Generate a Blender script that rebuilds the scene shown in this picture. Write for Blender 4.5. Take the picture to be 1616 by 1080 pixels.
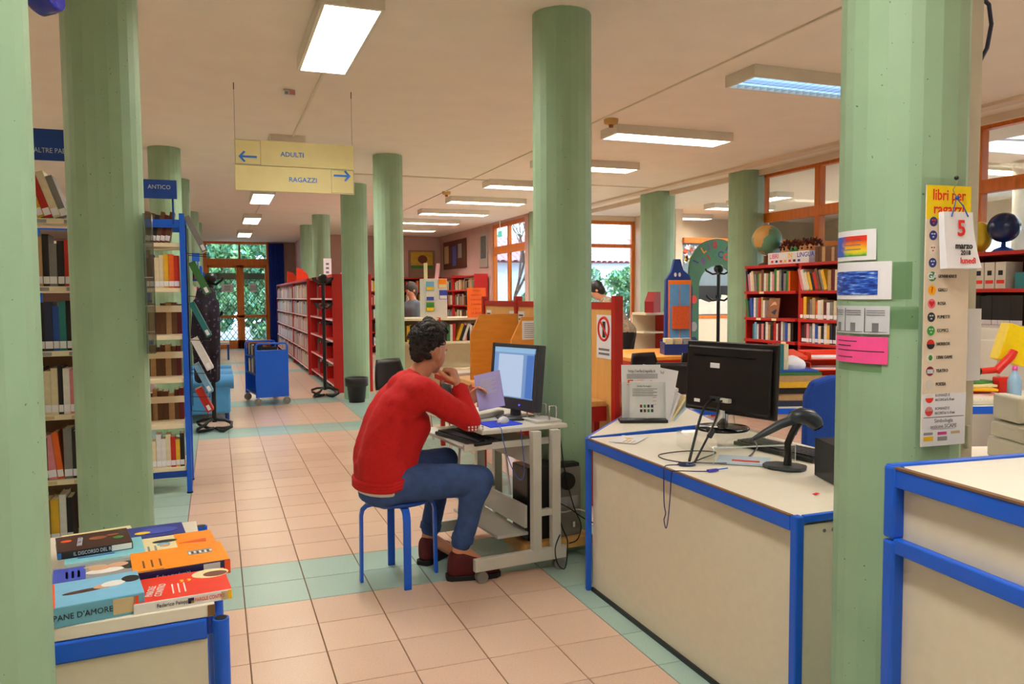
import bpy, math, random
from mathutils import Vector, Matrix, Euler
random.seed(7)
for o in list(bpy.data.objects): bpy.data.objects.remove(o)
SC = bpy.context.scene
COL = SC.collection
V = Vector
PI = math.pi
# ------------------------------------------------------------ camera
yaw, pit, rol = 0.358709947, 0.0586640605, -0.00672856
fwd = V((math.sin(yaw)*math.cos(pit), math.cos(yaw)*math.cos(pit), -math.sin(pit)))
rgt = V((math.cos(yaw), -math.sin(yaw), 0)); upv = rgt.cross(fwd)
r_ = math.cos(rol)*rgt + math.sin(rol)*upv; u_ = -math.sin(rol)*rgt + math.cos(rol)*upv
cd = bpy.data.cameras.new('camera'); cam = bpy.data.objects.new('camera', cd); COL.objects.link(cam)
m = Matrix.Identity(4)
for i in range(3): m[i][0], m[i][1], m[i][2] = r_[i], u_[i], -fwd[i]
m.translation = (-0.0896, -3.829, 1.4564)
cam.matrix_world = m
cd.sensor_width = 36; cd.lens = 1242.96/1616*36; cd.clip_start = .05; cd.clip_end = 200
SC.camera = cam
# ------------------------------------------------------------ sky, exposure
w = bpy.data.worlds.new('overcast_sky'); SC.world = w; w.use_nodes = True
bg = w.node_tree.nodes['Background']; bg.inputs[0].default_value = (.62, .80, 1.0, 1); bg.inputs[1].default_value = 5.0
SC.view_settings.view_transform = 'Standard'; SC.view_settings.look = 'None'
SC.view_settings.exposure = 0.36; SC.view_settings.gamma = 1; SC.view_settings.use_curve_mapping = False
LAMP = 36.0
H = 3.045
# ------------------------------------------------------------ materials
def lin(c):
    return tuple(((x/255)/12.92 if x/255 <= .04045 else ((x/255+.055)/1.055)**2.4) for x in c[:3])
MATS = {}
def M(name, rgb=None, rough=.5, metal=0, var=.06, scale=12, bump=0, spec=.5, stretch=None, coat=0):
    if name in MATS: return MATS[name]
    mt = bpy.data.materials.new(name); mt.use_nodes = True; nt = mt.node_tree; N = nt.nodes; L = nt.links
    b = N['Principled BSDF']; c = lin(rgb)
    b.inputs['Roughness'].default_value = rough; b.inputs['Metallic'].default_value = metal
    b.inputs['Specular IOR Level'].default_value = spec
    if coat: b.inputs['Coat Weight'].default_value = coat
    tc = N.new('ShaderNodeTexCoord'); no = N.new('ShaderNodeTexNoise'); no.inputs['Scale'].default_value = scale; no.inputs['Detail'].default_value = 4
    if stretch:
        mp = N.new('ShaderNodeMapping'); mp.inputs['Scale'].default_value = stretch
        L.new(tc.outputs['Object'], mp.inputs[0]); L.new(mp.outputs[0], no.inputs[0])
    else: L.new(tc.outputs['Object'], no.inputs[0])
    cr = N.new('ShaderNodeMapRange'); cr.inputs[1].default_value = .25; cr.inputs[2].default_value = .75
    cr.inputs[3].default_value = 1-var; cr.inputs[4].default_value = 1+var
    L.new(no.outputs[0], cr.inputs[0])
    mx = N.new('ShaderNodeMix'); mx.data_type = 'RGBA'; mx.blend_type = 'MULTIPLY'; mx.inputs[0].default_value = 1
    mx.inputs[6].default_value = (*c, 1); L.new(cr.outputs[0], mx.inputs[7]); L.new(mx.outputs[2], b.inputs['Base Color'])
    if bump:
        bp = N.new('ShaderNodeBump'); bp.inputs['Strength'].default_value = bump; bp.inputs['Distance'].default_value = .01
        L.new(no.outputs[0], bp.inputs['Height']); L.new(bp.outputs[0], b.inputs['Normal'])
    MATS[name] = mt; return mt
def EM(name, rgb, s):
    if name in MATS: return MATS[name]
    mt = bpy.data.materials.new(name); mt.use_nodes = True; nt = mt.node_tree
    b = nt.nodes['Principled BSDF']; b.inputs['Base Color'].default_value = (.06,.06,.06,1)
    b.inputs['Emission Color'].default_value = (*lin(rgb), 1); b.inputs['Emission Strength'].default_value = s
    MATS[name] = mt; return mt
def GL(name, tint=(1,1,1), refl=.08, rough=.02):
    mt = bpy.data.materials.new(name); mt.use_nodes = True; nt = mt.node_tree; N = nt.nodes; L = nt.links
    N.remove(N['Principled BSDF']); out = N['Material Output']
    t = N.new('ShaderNodeBsdfTransparent'); t.inputs[0].default_value = (*tint, 1)
    g = N.new('ShaderNodeBsdfGlossy'); g.inputs['Roughness'].default_value = rough
    fr = N.new('ShaderNodeLayerWeight'); pw = N.new('ShaderNodeMath'); pw.operation = 'POWER'; pw.inputs[1].default_value = 4
    mr = N.new('ShaderNodeMapRange'); mr.inputs[3].default_value = refl*.5; mr.inputs[4].default_value = min(.8, refl*8) if 'acrylic' not in name and 'pocket' not in name else .25
    L.new(fr.outputs['Facing'], pw.inputs[0]); L.new(pw.outputs[0], mr.inputs[0]); mx = N.new('ShaderNodeMixShader')
    L.new(mr.outputs[0], mx.inputs[0]); L.new(t.outputs[0], mx.inputs[1]); L.new(g.outputs[0], mx.inputs[2]); L.new(mx.outputs[0], out.inputs[0])
    MATS[name] = mt; return mt
GLASS = GL('window_glass', (.96,.98,.98)); ACRYL = GL('clear_acrylic', (.975,.985,.98), .08)
BLUE = M('blue_enamel', (14,92,214), .38, var=.04); BLUED = M('blue_enamel_dark', (10,62,150), .4, var=.05)
CREAM = M('cream_laminate', (224,214,190), .45, var=.03, scale=30); CREAMT = M('cream_worktop', (240,232,214), .35, var=.02, scale=30)
EDGE = M('brown_board_edge', (120,84,52), .6)
SHELFC = M('cream_shelf_enamel', (236,222,190), .45, var=.03)
REDM = M('red_shelf_enamel', (186,26,22), .42, var=.06, scale=6)
REDF = M('red_stained_wood', (176,26,14), .45, var=.1, scale=6, stretch=(1,1,.2))
WOODO = M('orange_window_wood', (214,116,34), .45, var=.16, scale=9, stretch=(3,3,.4))
WOODA = M('amber_beech_veneer', (224,148,56), .42, var=.1, scale=7, stretch=(1,1,4))
WOODB = M('pale_beech_veneer', (230,176,104), .45, var=.08, scale=8, stretch=(4,4,.4))
WHITE = M('white_paper', (240,240,246), .7, var=.02); WHITEM = M('white_enamel', (228,224,214), .4, var=.03)
BLACK = M('black_plastic', (16,16,18), .38, var=.1); BLACKG = M('black_gloss', (8,8,9), .15, var=.05); DGREY = M('dark_grey_plastic', (52,56,64), .4, var=.06)
CHROME = M('chrome', (215,215,220), .12, 1, var=.02); STEEL = M('grey_steel', (150,150,150), .35, .8)
CABLE = M('black_cable', (14,14,15), .5); INK = M('black_ink', (38,36,40), .7, var=0); INKG = M('grey_ink', (120,120,128), .7, var=0); INKR = M('red_ink', (226,40,30), .6, var=0); INKB = M('blue_ink', (14,112,220), .6, var=0); INKW = M('white_ink', (206,214,228), .6, var=0)
PLAST = M('beige_device_plastic', (206,200,180), .45, var=.03); GWHITE = M('grey_white_enamel', (206,204,194), .45, var=.03)
RUBBER = M('caster_rubber', (128,126,120), .6); PAGES = M('book_pages', (226,214,184), .8, var=.1, scale=60, stretch=(1,1,20))
GREEN = None
# ------------------------------------------------------------ mesh builder
class MB:
    def __init__(s, T=None): s.v=[]; s.f=[]; s.mi=[]; s.sm=[]; s.T=T or Matrix.Identity(4)
    def add(s, vs, fs, mi=0, sm=False):
        n=len(s.v); s.v += [s.T @ V(p) for p in vs]
        for f in fs: s.f.append([i+n for i in f]); s.mi.append(mi); s.sm.append(sm)
        return s
    def box(s, x0,x1,y0,y1,z0,z1, mi=0):
        if x0>x1:x0,x1=x1,x0
        if y0>y1:y0,y1=y1,y0
        if z0>z1:z0,z1=z1,z0
        return s.add([(x0,y0,z0),(x1,y0,z0),(x1,y1,z0),(x0,y1,z0),(x0,y0,z1),(x1,y0,z1),(x1,y1,z1),(x0,y1,z1)],
          [(0,3,2,1),(4,5,6,7),(0,1,5,4),(1,2,6,5),(2,3,7,6),(3,0,4,7)], mi)
    def obox(s, p0, p1, wx, wz, up=(0,0,1), mi=0):   # bar from p0 to p1 with width and height
        p0=V(p0);p1=V(p1);d=(p1-p0).normalized();a=d.cross(V(up))
        if a.length<1e-5: a=d.cross(V((1,0,0)))
        a.normalize();b=a.cross(d).normalized();a*=wx/2;b*=wz/2
        return s.add([p0-a-b,p0+a-b,p0+a+b,p0-a+b,p1-a-b,p1+a-b,p1+a+b,p1-a+b],[(0,1,2,3),(7,6,5,4),(0,4,5,1),(1,5,6,2),(2,6,7,3),(3,7,4,0)],mi)
    def cyl(s, p0, p1, r0, r1=None, n=14, mi=0, caps=True, sm=True):
        p0=V(p0);p1=V(p1);r1=r0 if r1 is None else r1;d=(p1-p0).normalized()
        a=d.cross(V((0,0,1)) if abs(d.z)<.95 else V((1,0,0))).normalized();b=d.cross(a)
        vs=[];fs=[]
        for p,r in ((p0,r0),(p1,r1)):
            for i in range(n): t=2*PI*i/n; vs.append(p+a*(r*math.cos(t))+b*(r*math.sin(t)))
        for i in range(n): j=(i+1)%n; fs.append((i,j,n+j,n+i))
        s.add(vs,fs,mi,sm)
        if caps: s.add(vs[:n],[tuple(range(n))[::-1]],mi); s.add(vs[n:],[tuple(range(n))],mi)
        return s
    def tube(s, pts, r, n=8, mi=0, closed=False):
        pts=[V(p) for p in pts]; N=len(pts); rings=[]; prev=None
        rr=r if isinstance(r,(list,tuple)) else [r]*N
        for i in range(N):
            if closed: d=pts[(i+1)%N]-pts[i-1]
            else: d=pts[min(i+1,N-1)]-pts[max(i-1,0)]
            d=d.normalized() if d.length>1e-9 else V((0,0,1))
            if prev is None: a=d.cross(V((0,0,1)) if abs(d.z)<.9 else V((1,0,0))).normalized()
            else:
                a=prev-d*prev.dot(d); a=a.normalized() if a.length>1e-6 else d.cross(V((1,0,0))).normalized()
            prev=a;b=d.cross(a); rings.append([pts[i]+a*(rr[i]*math.cos(2*PI*k/n))+b*(rr[i]*math.sin(2*PI*k/n)) for k in range(n)])
        vs=[p for r_ in rings for p in r_]; fs=[]
        for i in range(N if closed else N-1):
            for k in range(n):
                a=i*n+k;b=i*n+(k+1)%n;c=((i+1)%N)*n+(k+1)%n;d=((i+1)%N)*n+k; fs.append((a,b,c,d))
        s.add(vs,fs,mi,True)
        if not closed: s.add(rings[0],[tuple(range(n))[::-1]],mi); s.add(rings[-1],[tuple(range(n))],mi)
        return s
    def lathe(s, prof, c=(0,0,0), n=24, mi=0, sm=True):   # prof: (r,z)
        vs=[];fs=[]
        for r,z in prof:
            for i in range(n): t=2*PI*i/n; vs.append((c[0]+r*math.cos(t),c[1]+r*math.sin(t),c[2]+z))
        for k in range(len(prof)-1):
            for i in range(n): j=(i+1)%n; fs.append((k*n+i,k*n+j,(k+1)*n+j,(k+1)*n+i))
        return s.add(vs,fs,mi,sm)
    def prism(s, outline, o, u, v, th, mi=0):   # 2D outline on plane (o,u,v), extruded along u x v by th
        o=V(o);u=V(u);v=V(v);w=u.cross(v).normalized()*th;n=len(outline)
        a=[o+u*x+v*y for x,y in outline];b=[p+w for p in a]
        return s.add(a+b,[tuple(range(n))[::-1],tuple(range(n,2*n))]+[(i,(i+1)%n,n+(i+1)%n,n+i) for i in range(n)],mi)
    def sphere(s, c, r, n=16, m_=10, sc=(1,1,1), mi=0):
        vs=[];fs=[]
        for k in range(m_+1):
            t=PI*k/m_
            for i in range(n): p=2*PI*i/n; vs.append((c[0]+r*sc[0]*math.sin(t)*math.cos(p),c[1]+r*sc[1]*math.sin(t)*math.sin(p),c[2]-r*sc[2]*math.cos(t)))
        for k in range(m_):
            for i in range(n): j=(i+1)%n; fs.append((k*n+i,k*n+j,(k+1)*n+j,(k+1)*n+i))
        return s.add(vs,fs,mi,True)
    def build(s, name, mats, parent=None, bevel=0, seg=2):
        me=bpy.data.meshes.new(name); me.from_pydata([tuple(p) for p in s.v],[],s.f)
        if not isinstance(mats,(list,tuple)): mats=[mats]
        for q in mats: me.materials.append(q)
        me.polygons.foreach_set('material_index', s.mi); me.polygons.foreach_set('use_smooth', s.sm); me.update()
        o=bpy.data.objects.new(name,me); COL.objects.link(o)
        if parent: o.parent=parent
        if bevel:
            b=o.modifiers.new('bevel','BEVEL'); b.width=bevel; b.segments=seg; b.limit_method='ANGLE'; b.angle_limit=.6
        return o
def tag(o,label=None,cat=None,group=None,kind=None):
    if label: o['label']=label
    if cat: o['category']=cat
    if group: o['group']=group
    if kind: o['kind']=kind
    return o
def thing(name,label,cat,loc=(0,0,0),rz=0,group=None):
    o=bpy.data.objects.new(name,None); COL.objects.link(o); o.empty_display_size=.1
    o.location=loc; o.rotation_euler=(0,0,rz); return tag(o,label,cat,group)
def struct(o): o['kind']='structure'; return o
def frame(o,u,v):   # matrix with local x = u, y = v, z = u x v at o
    u=V(u).normalized();v=V(v);v=(v-u*v.dot(u)).normalized();w=u.cross(v);m=Matrix.Identity(4)
    for i in range(3): m[i][0],m[i][1],m[i][2]=u[i],v[i],w[i]
    m.translation=V(o); return m
def text(body,size,mat,parent,mtx,align='CENTER',name='lettering',sx=1.0,ext=.0004,bold=0):
    c=bpy.data.curves.new('txt','FONT'); c.body=body; c.size=size; c.align_x=align; c.align_y='CENTER'; c.extrude=ext; c.resolution_u=2
    if bold: c.offset=bold
    t=bpy.data.objects.new('txt',c); COL.objects.link(t)
    bpy.context.view_layer.update()
    me=bpy.data.meshes.new_from_object(t.evaluated_get(bpy.context.evaluated_depsgraph_get()))
    bpy.data.objects.remove(t); bpy.data.curves.remove(c)
    me.name=name; me.materials.clear(); me.materials.append(mat)
    o=bpy.data.objects.new(name,me); COL.objects.link(o)
    me.transform(mtx @ Matrix.Diagonal((sx,1,1,1)))
    if parent: o.parent=parent
    return o
def copy_tree(o,parent=None):
    c=o.copy(); COL.objects.link(c)
    if parent: c.parent=parent
    for ch in o.children: copy_tree(ch,c)
    return c
ORD=['first','second','third','fourth','fifth','sixth','seventh','eighth','ninth','tenth','eleventh','twelfth','thirteenth','fourteenth','fifteenth','sixteenth','seventeenth','eighteenth','nineteenth','twentieth']+['twenty-'+w for w in ('first','second','third','fourth','fifth','sixth','seventh','eighth','ninth')]+['thirtieth']+['thirty-'+w for w in ('first','second','third','fourth','fifth','sixth','seventh','eighth','ninth')]
BOOKC={'black':(24,22,24),'dark navy':(24,34,66),'red':(190,36,26),'maroon':(96,20,26),'cream':(226,212,178),'white':(226,224,220),'grey':(128,126,124),'brown':(104,66,40),'orange':(226,98,26),'yellow':(226,176,40),'blue':(34,80,176),'teal':(30,120,120),'green':(52,116,56),'pink':(216,130,140),'tan':(186,150,104),'light blue':(120,172,206)}
def bmat(c): return M('book_cover_'+c.replace(' ','_'),BOOKC[c],.45,var=.12,scale=25)
def book(t,h,d,color,label=None,group=None,sticker=True,cover=None,pages=True):
    """upright book: spine faces -y at y=0, thickness along x centred, stands on z=0"""
    b=MB(); c=.0025
    b.box(-t/2,t/2,0,c,0,h,0); b.box(-t/2,-t/2+c,c,d,0,h,0); b.box(t/2-c,t/2,c,d,0,h,0)
    b.box(-t/2+c,t/2-c,c,d-.006,.003,h-.004,1)
    o=b.build('book',[cover or bmat(color),PAGES])
    tag(o,label,'book',group)
    if sticker and t>.012:
        s=MB(); s.box(-t/2+.001,t/2-.001,-.0008,0,.012,.05); s.build('spine_label',WHITE,o)
    return o
# ============================================================ SETTING
CEIL = M('ceiling_plaster', (240,230,212), .85, var=.03, scale=3)
WALLM = M('cream_wall_plaster', (222,204,180), .8, var=.04, scale=4)
WALLP = M('mauve_wall_plaster', (196,160,150), .8, var=.05, scale=4)
WALLG = M('grey_blue_wall', (120,138,150), .8, var=.05)
GROUT = M('brown_grout', (124,92,66), .85)
def tilemat(name,rgb):
    mt=M(name,rgb,.25,var=.07,scale=140,spec=.5); nt=mt.node_tree; N=nt.nodes; L=nt.links
    mx=[n for n in N if n.type=='MIX'][0]
    oi=N.new('ShaderNodeObjectInfo'); mr=N.new('ShaderNodeMapRange'); mr.inputs[3].default_value=.95; mr.inputs[4].default_value=1.05
    L.new(oi.outputs['Random'],mr.inputs[0]); m2=N.new('ShaderNodeMix'); m2.data_type='RGBA'; m2.blend_type='MULTIPLY'; m2.inputs[0].default_value=1
    L.new(mx.outputs[2],m2.inputs[6]); L.new(mr.outputs[0],m2.inputs[7]); L.new(m2.outputs[2],N['Principled BSDF'].inputs['Base Color'])
    n2=N.new('ShaderNodeTexNoise'); n2.inputs['Scale'].default_value=420; bp=N.new('ShaderNodeBump'); bp.inputs['Strength'].default_value=.05; bp.inputs['Distance'].default_value=.002
    L.new(n2.outputs[0],bp.inputs['Height']); L.new(bp.outputs[0],N['Principled BSDF'].inputs['Normal'])
    return mt
PINK=tilemat('pink_stone_tile',(222,190,168)); TEAL=tilemat('pale_teal_tile',(168,198,188))
fl=struct(MB().box(-6,2.25,-8,20.15,-.12,-.004).box(2.25,5.75,-8,16.95,-.12,-.004).box(5.75,12.75,-8,10.55,-.12,-.004).build('floor',GROUT)); tag(fl,'floor of salmon pink tiles with pale teal bands','floor')
def is_teal(j,i): return j in (-3,-2,5,6) or i%24 in (0,1,16,17)
tm={}
for k,mt in ((0,PINK),(1,TEAL)):
    b=MB(); e=.0022; q=.3-e; z=-.0
    b.add([(e,e,-.005),(q,e,-.005),(q,q,-.005),(e,q,-.005),(e+.001,e+.001,0),(q-.001,e+.001,0),(q-.001,q-.001,0),(e+.001,q-.001,0)],[(4,5,6,7),(0,1,5,4),(1,2,6,5),(2,3,7,6),(3,0,4,7)])
    o=b.build('tile',mt,fl); tm[k]=o.data; bpy.data.objects.remove(o)
far=MB()
for j in range(-20,42):
    for i in range(-26,66):
        x,y=j*.3,i*.3; t=1 if is_teal(j,i) else 0
        if -3<=j<=6 and -7<=i<=13 and not (j==6 and i<-1):
            o=bpy.data.objects.new('tile',tm[t]); COL.objects.link(o); o.parent=fl; o.location=(x,y,0)
        elif (y<10.3 or (x<5.5 and y<16.6) or (x<2.0 and y<19.8)):
            far.add([(x+.0022,y+.0022,0),(x+.2978,y+.0022,0),(x+.2978,y+.2978,0),(x+.0022,y+.2978,0)],[(0,1,2,3)],t)
ft=far.build('tile_field',[PINK,TEAL],fl); ft['kind']='stuff'
cb=MB()
for q in ((-6.15,2.25,-8.15,20.15),(2.25,5.75,-8.15,16.95),(5.75,7.6,-8.15,10.55),(10.8,12.75,-8.15,10.55),(7.6,10.8,-8.15,-1.2),(7.6,10.8,2.7,10.55)): cb.box(q[0],q[1],q[2],q[3],H,H+.15)
ce=struct(cb.build('ceiling',CEIL)); tag(ce,'plain off-white plaster ceiling over the whole library','ceiling')
b=MB(); b.box(.655,.672,-8,18.5,H-.018,H); b.box(3.2,3.215,-8,14,H-.012,H)
b.box(.7,6.0,6.47,6.49,H-.015,H)
tag(struct(b.build('trim_1',CREAM)),'slim cable trunking running along the ceiling','trim')
b=MB(); b.box(6.02,6.16,-8,9.6,H-.03,H); b.box(6.46,6.50,-8,10.3,H-.07,H)
tag(struct(b.build('trim_2',WALLM)),'pale curtain rail and trunking along ceiling above the red bookcases','trim')
def wall(name,boxes,mat,label):
    b=MB()
    for q in boxes: b.box(*q)
    return tag(struct(b.build(name,mat)),label,'wall')
wall('wall_left',[(-6.15,-6,-8,20,-.1,H)],WALLM,'cream wall at the left behind the tall shelving')
wall('wall_front',[(-6,12.6,-8.15,-8,-.1,H)],WALLM,'cream wall at the near end of the room')
wall('wall_end',[(-6,-.40,20,20.15,-.1,H),(1.40,2.2,20,20.15,-.1,H)],WALLP,'mauve wall around the glazed garden door')
wall('wall_return',[(2.1,2.25,16.8,20,-.1,H)],WALLP,'short mauve wall beside the dark blue curtain')
wall('wall_back',[(2.1,5.75,16.8,16.95,-.1,H)],WALLP,'mauve back wall with a yellow picture behind red shelves')
wall('wall_right',[(5.6,5.75,12.62,16.8,-.1,H),(5.6,5.75,10.4,10.6,-.1,H),(5.6,5.75,10.6,12.62,3.0,H)],WALLP,'mauve side wall with pinboard and narrow poster')
wall('wall_window',[(5.75,6.0,10.4,10.55,-.1,H),(7.95,8.1,8.9,10.55,-.1,H),(6.0,7.95,10.4,10.55,-.1,.85),(6.0,7.95,10.4,10.55,2.95,H)],WALLM,'cream wall around the window behind the bending woman')
wall('wall_mural',[(8.1,12.6,8.9,9.05,-.1,2.42)],WALLG,'grey blue wall of the children corner')
wall('wall_behind_mural',[(8.1,12.6,10.4,10.55,-.1,H)],WALLM,'cream wall seen above the orange beam in children corner')
wall('wall_far_right',[(12.6,12.75,-8,10.55,-.1,1.0),(12.6,12.75,-8,10.55,2.6,H),(12.6,12.75,-8,-1,1,2.6),(12.6,12.75,7,10.55,1,2.6)],WALLM,'cream far wall of the room beyond the glass partition')
b=MB().box(8.1,12.6,8.84,9.1,2.42,2.52); tag(struct(b.build('trim_3',WOODO,bevel=.005)),'orange wooden beam above the children corner mural','trim')
# ---- glazed doors at the corridor end
d=thing('door_1','orange wooden double garden door with glass panes at corridor end','door',(0,20,0)); d['kind']='structure'
b=MB(); 
for x0,x1 in ((-.40,-.30),(1.30,1.40)): b.box(x0,x1,-.02,.1,0,H)
b.box(-.3,1.3,-.02,.1,H-.07,H); b.build('door_frame',WOODO,d,.006)
MB().box(-.3,1.3,-.03,.09,2.38,2.56).build('transom_rail',WOODO,d,.006)
MB().box(.54,.60,-.02,.09,2.56,H-.07).build('transom_post',M('dark_orange_wood',(150,84,36),.5),d,.004)
for n,(x0,x1) in enumerate(((-.3,.57),(.57,1.3))):
    b=MB(); b.box(x0,x0+(.05 if n==0 else .10),-.02,.06,0,2.38); b.box(x1-(.10 if n==0 else .05),x1,-.02,.06,0,2.38)
    b.box(x0,x1,-.02,.06,0,.24); b.box(x0,x1,-.02,.06,.88,.96); b.box(x0,x1,-.02,.06,2.30,2.38)
    lf=b.build('door_leaf',WOODO,d,.005)
    MB().box(x0+.05,x1-.05,.015,.021,.2,2.32).build('pane',GLASS,lf)
    hx=x1-.06 if n==0 else x0+.06
    if n==1: MB().tube([(hx,-.02,1.15),(hx,-.07,1.15),(hx+.1,-.07,1.15)],.01).build('door_handle',BLACK,lf)
    cx=.22 if n==0 else .92
    pp=MB().box(cx-(.16 if n==0 else .09),cx+(.16 if n==0 else .09),.006,.012,1.62,1.84 if n==0 else 1.86).build('notice_paper',WHITE,lf)
    b=MB()
    for k in range(3): b.box(cx-.08,cx+.08,.004,.006,1.67+k*.05,1.685+k*.05)
    b.build('notice_lines',INKG,pp)
for x0,x1 in ((-.3,.54),(.60,1.3)): MB().box(x0,x1,.02,.026,2.56,H-.07).build('transom_pane',GLASS,d)
g=MB()   # diamond lattice behind the panes
zz0,zz1=.12,2.0
for s in (-1,1):
    for k in range(-12,22):
        x0=-.3+k*.16; pts=[]
        xa,za,xb,zb=(x0,zz0,x0+s*(zz1-zz0)*.72,zz1)
        def clip(xa,za,xb,zb):
            out=[]
            t0,t1=0,1
            dx=xb-xa
            for lo,sg in ((-.3,1),(1.3,-1)):
                a=(xa-lo)*sg; c=(xb-lo)*sg
                if a<0 and c<0: return None
                if a<0: t0=max(t0,a/(a-c))
                elif c<0: t1=min(t1,a/(a-c))
            if t0>=t1: return None
            return (xa+dx*t0,za+(zb-za)*t0,xa+dx*t1,za+(zb-za)*t1)
        q=clip(xa,za,xb,zb)
        if q: g.obox((q[0],.25+s*.006,q[1]),(q[2],.25+s*.006,q[3]),.016,.026,up=(0,1,0))
g.box(-.3,1.3,.23,.27,1.98,2.16)
gr=g.build('lattice_bars',M('dark_green_iron',(48,66,62),.6)); 
gr.parent=d; gr.name='security_grille'
# ---- windows
def window(name,label,o,u,v,W,Hh,posts,rails,fw=.07,th=.07,panes=True):
    """opening of width W along u and height Hh along v; posts = x positions, rails = (z, thickness)"""
    r=thing(name,label,'window'); r['kind']='structure'; mt=frame(o,u,v)
    b=MB(mt); b.box(0,fw,0,Hh,-th/2,th/2); b.box(W-fw,W,0,Hh,-th/2,th/2); b.box(fw,W-fw,0,fw,-th/2,th/2); b.box(fw,W-fw,Hh-fw,Hh,-th/2,th/2)
    b.build('window_frame',WOODO,r,.004)
    for p in posts: MB(mt).box(p-fw/2,p+fw/2,fw,Hh-fw,-th/2,th/2).build('mullion',WOODO,r,.004)
    for z,t in rails: MB(mt).box(fw,W-fw,z-t/2,z+t/2,-th/2-.004,th/2+.004).build('rail',WOODO,r,.004)
    xs=[fw]+[q for p in posts for q in (p-fw/2,p+fw/2)]+[W-fw]; zs=[fw]+[q for z,t in rails for q in (z-t/2,z+t/2)]+[Hh-fw]
    for i in range(0,len(xs),2):
        for k in range(0,len(zs),2): MB(mt).box(xs[i]-.01,xs[i+1]+.01,zs[k]-.01,zs[k+1]+.01,-.003,.003).build('pane',GLASS,r)
    return r
window('window_1','orange framed window in the mauve wall beside a green column',(5.68,12.62,.02),(0,-1,0),(0,0,1),2.02,2.98,[.95],[(2.42,.16),(1.0,.1)],.08)
window('window_2','tall window with a garden view behind the bending woman',(6.0,10.47,.85),(1,0,0),(0,0,1),1.95,2.1,[.6],[(1.6,.07)],.07)
window('window_3','orange wooden glazed partition above the red bookcases',(6.64,4.75,0),(0,-1,0),(0,0,1),9.45,H,[1.05*k for k in range(1,9)],[(2.44,.12),(1.0,.1)],.085,.09)
window('window_4','window band in the far room beyond the glass partition',(12.67,7,1.0),(0,-1,0),(0,0,1),8.0,1.6,[1.6,3.2,4.8,6.4],[],.08)
# ---- columns
def colmat():
    mt=M('green_column_paint',(150,183,150),.5,var=.07,scale=5,bump=.05); nt=mt.node_tree; N=nt.nodes; L=nt.links
    b=N['Principled BSDF']; src=b.inputs['Base Color'].links[0].from_socket
    n=N.new('ShaderNodeTexNoise'); n.inputs['Scale'].default_value=80; n.inputs['Detail'].default_value=1; tc=N['Texture Coordinate']
    L.new(tc.outputs['Object'],n.inputs[0]); r=N.new('ShaderNodeMapRange'); r.inputs[1].default_value=.215; r.inputs[2].default_value=.235; r.inputs[3].default_value=.35; r.inputs[4].default_value=1
    L.new(n.outputs[0],r.inputs[0]); m2=N.new('ShaderNodeMix'); m2.data_type='RGBA'; m2.blend_type='MULTIPLY'; m2.inputs[0].default_value=1
    L.new(src,m2.inputs[6]); L.new(r.outputs[0],m2.inputs[7]); L.new(m2.outputs[2],b.inputs['Base Color']); return mt
COLM=colmat()
def column(x,y,r,label,n=22,seed=0):
    rnd=random.Random(seed); an=sorted((k+rnd.uniform(-.22,.22))*2*PI/n for k in range(n)); rs=[r*(1+rnd.uniform(-.011,.011)) for _ in an]
    b=MB(); lv=[(0,0),(H,0)]
    vs=[];fs=[]
    for z,_ in lv: vs+=[(rs[i]*math.cos(an[i]),rs[i]*math.sin(an[i]),z) for i in range(n)]
    for i in range(n): j=(i+1)%n; fs.append((i,j,n+j,n+i))
    b.add(vs,fs)
    o=b.build('column',COLM); o.location=(x,y,0); o.rotation_euler=(0,0,rnd.uniform(0,1)); return tag(o,label,'column','round green concrete columns')
column(-.537,-2.28,.165,'green column at the left edge beside the book table',seed=1)
column(-.555,.27,.16,'large green column standing before the blue shelving, left of the aisle',seed=2)
column(-.565,5.39,.162,'green column rising behind the blue sign ANTICO',seed=3)
column(-.55,7.75,.17,'green column just behind the one at sign ANTICO',seed=4)
column(-.52,12.0,.17,'third green column in the far left row',seed=5)
column(-.5,14.3,.17,'farthest green column of the left row',seed=6)
column(1.745,-2.10,.164,'near green column carrying the reading list and taped papers',seed=7)
column(1.795,.36,.168,'green column right behind the computer desk',seed=8)
column(1.765,5.09,.166,'green column behind the head of the man in red',seed=9)
column(1.775,7.5,.185,'green column beside the dark waste bin',seed=10)
column(1.86,11.9,.17,'green column beyond the red shelving, nearer of the far pair',seed=11)
column(1.86,14.2,.17,'farthest green column of the right row',seed=12)
column(6.42,7.0,.27,'thick green column right of the bending woman',seed=13)
column(6.44,4.82,.225,'thick green column at the left end of red wall bookcase',seed=14)
column(5.72,10.15,.19,'green column beside the orange framed window',seed=15)
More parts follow.
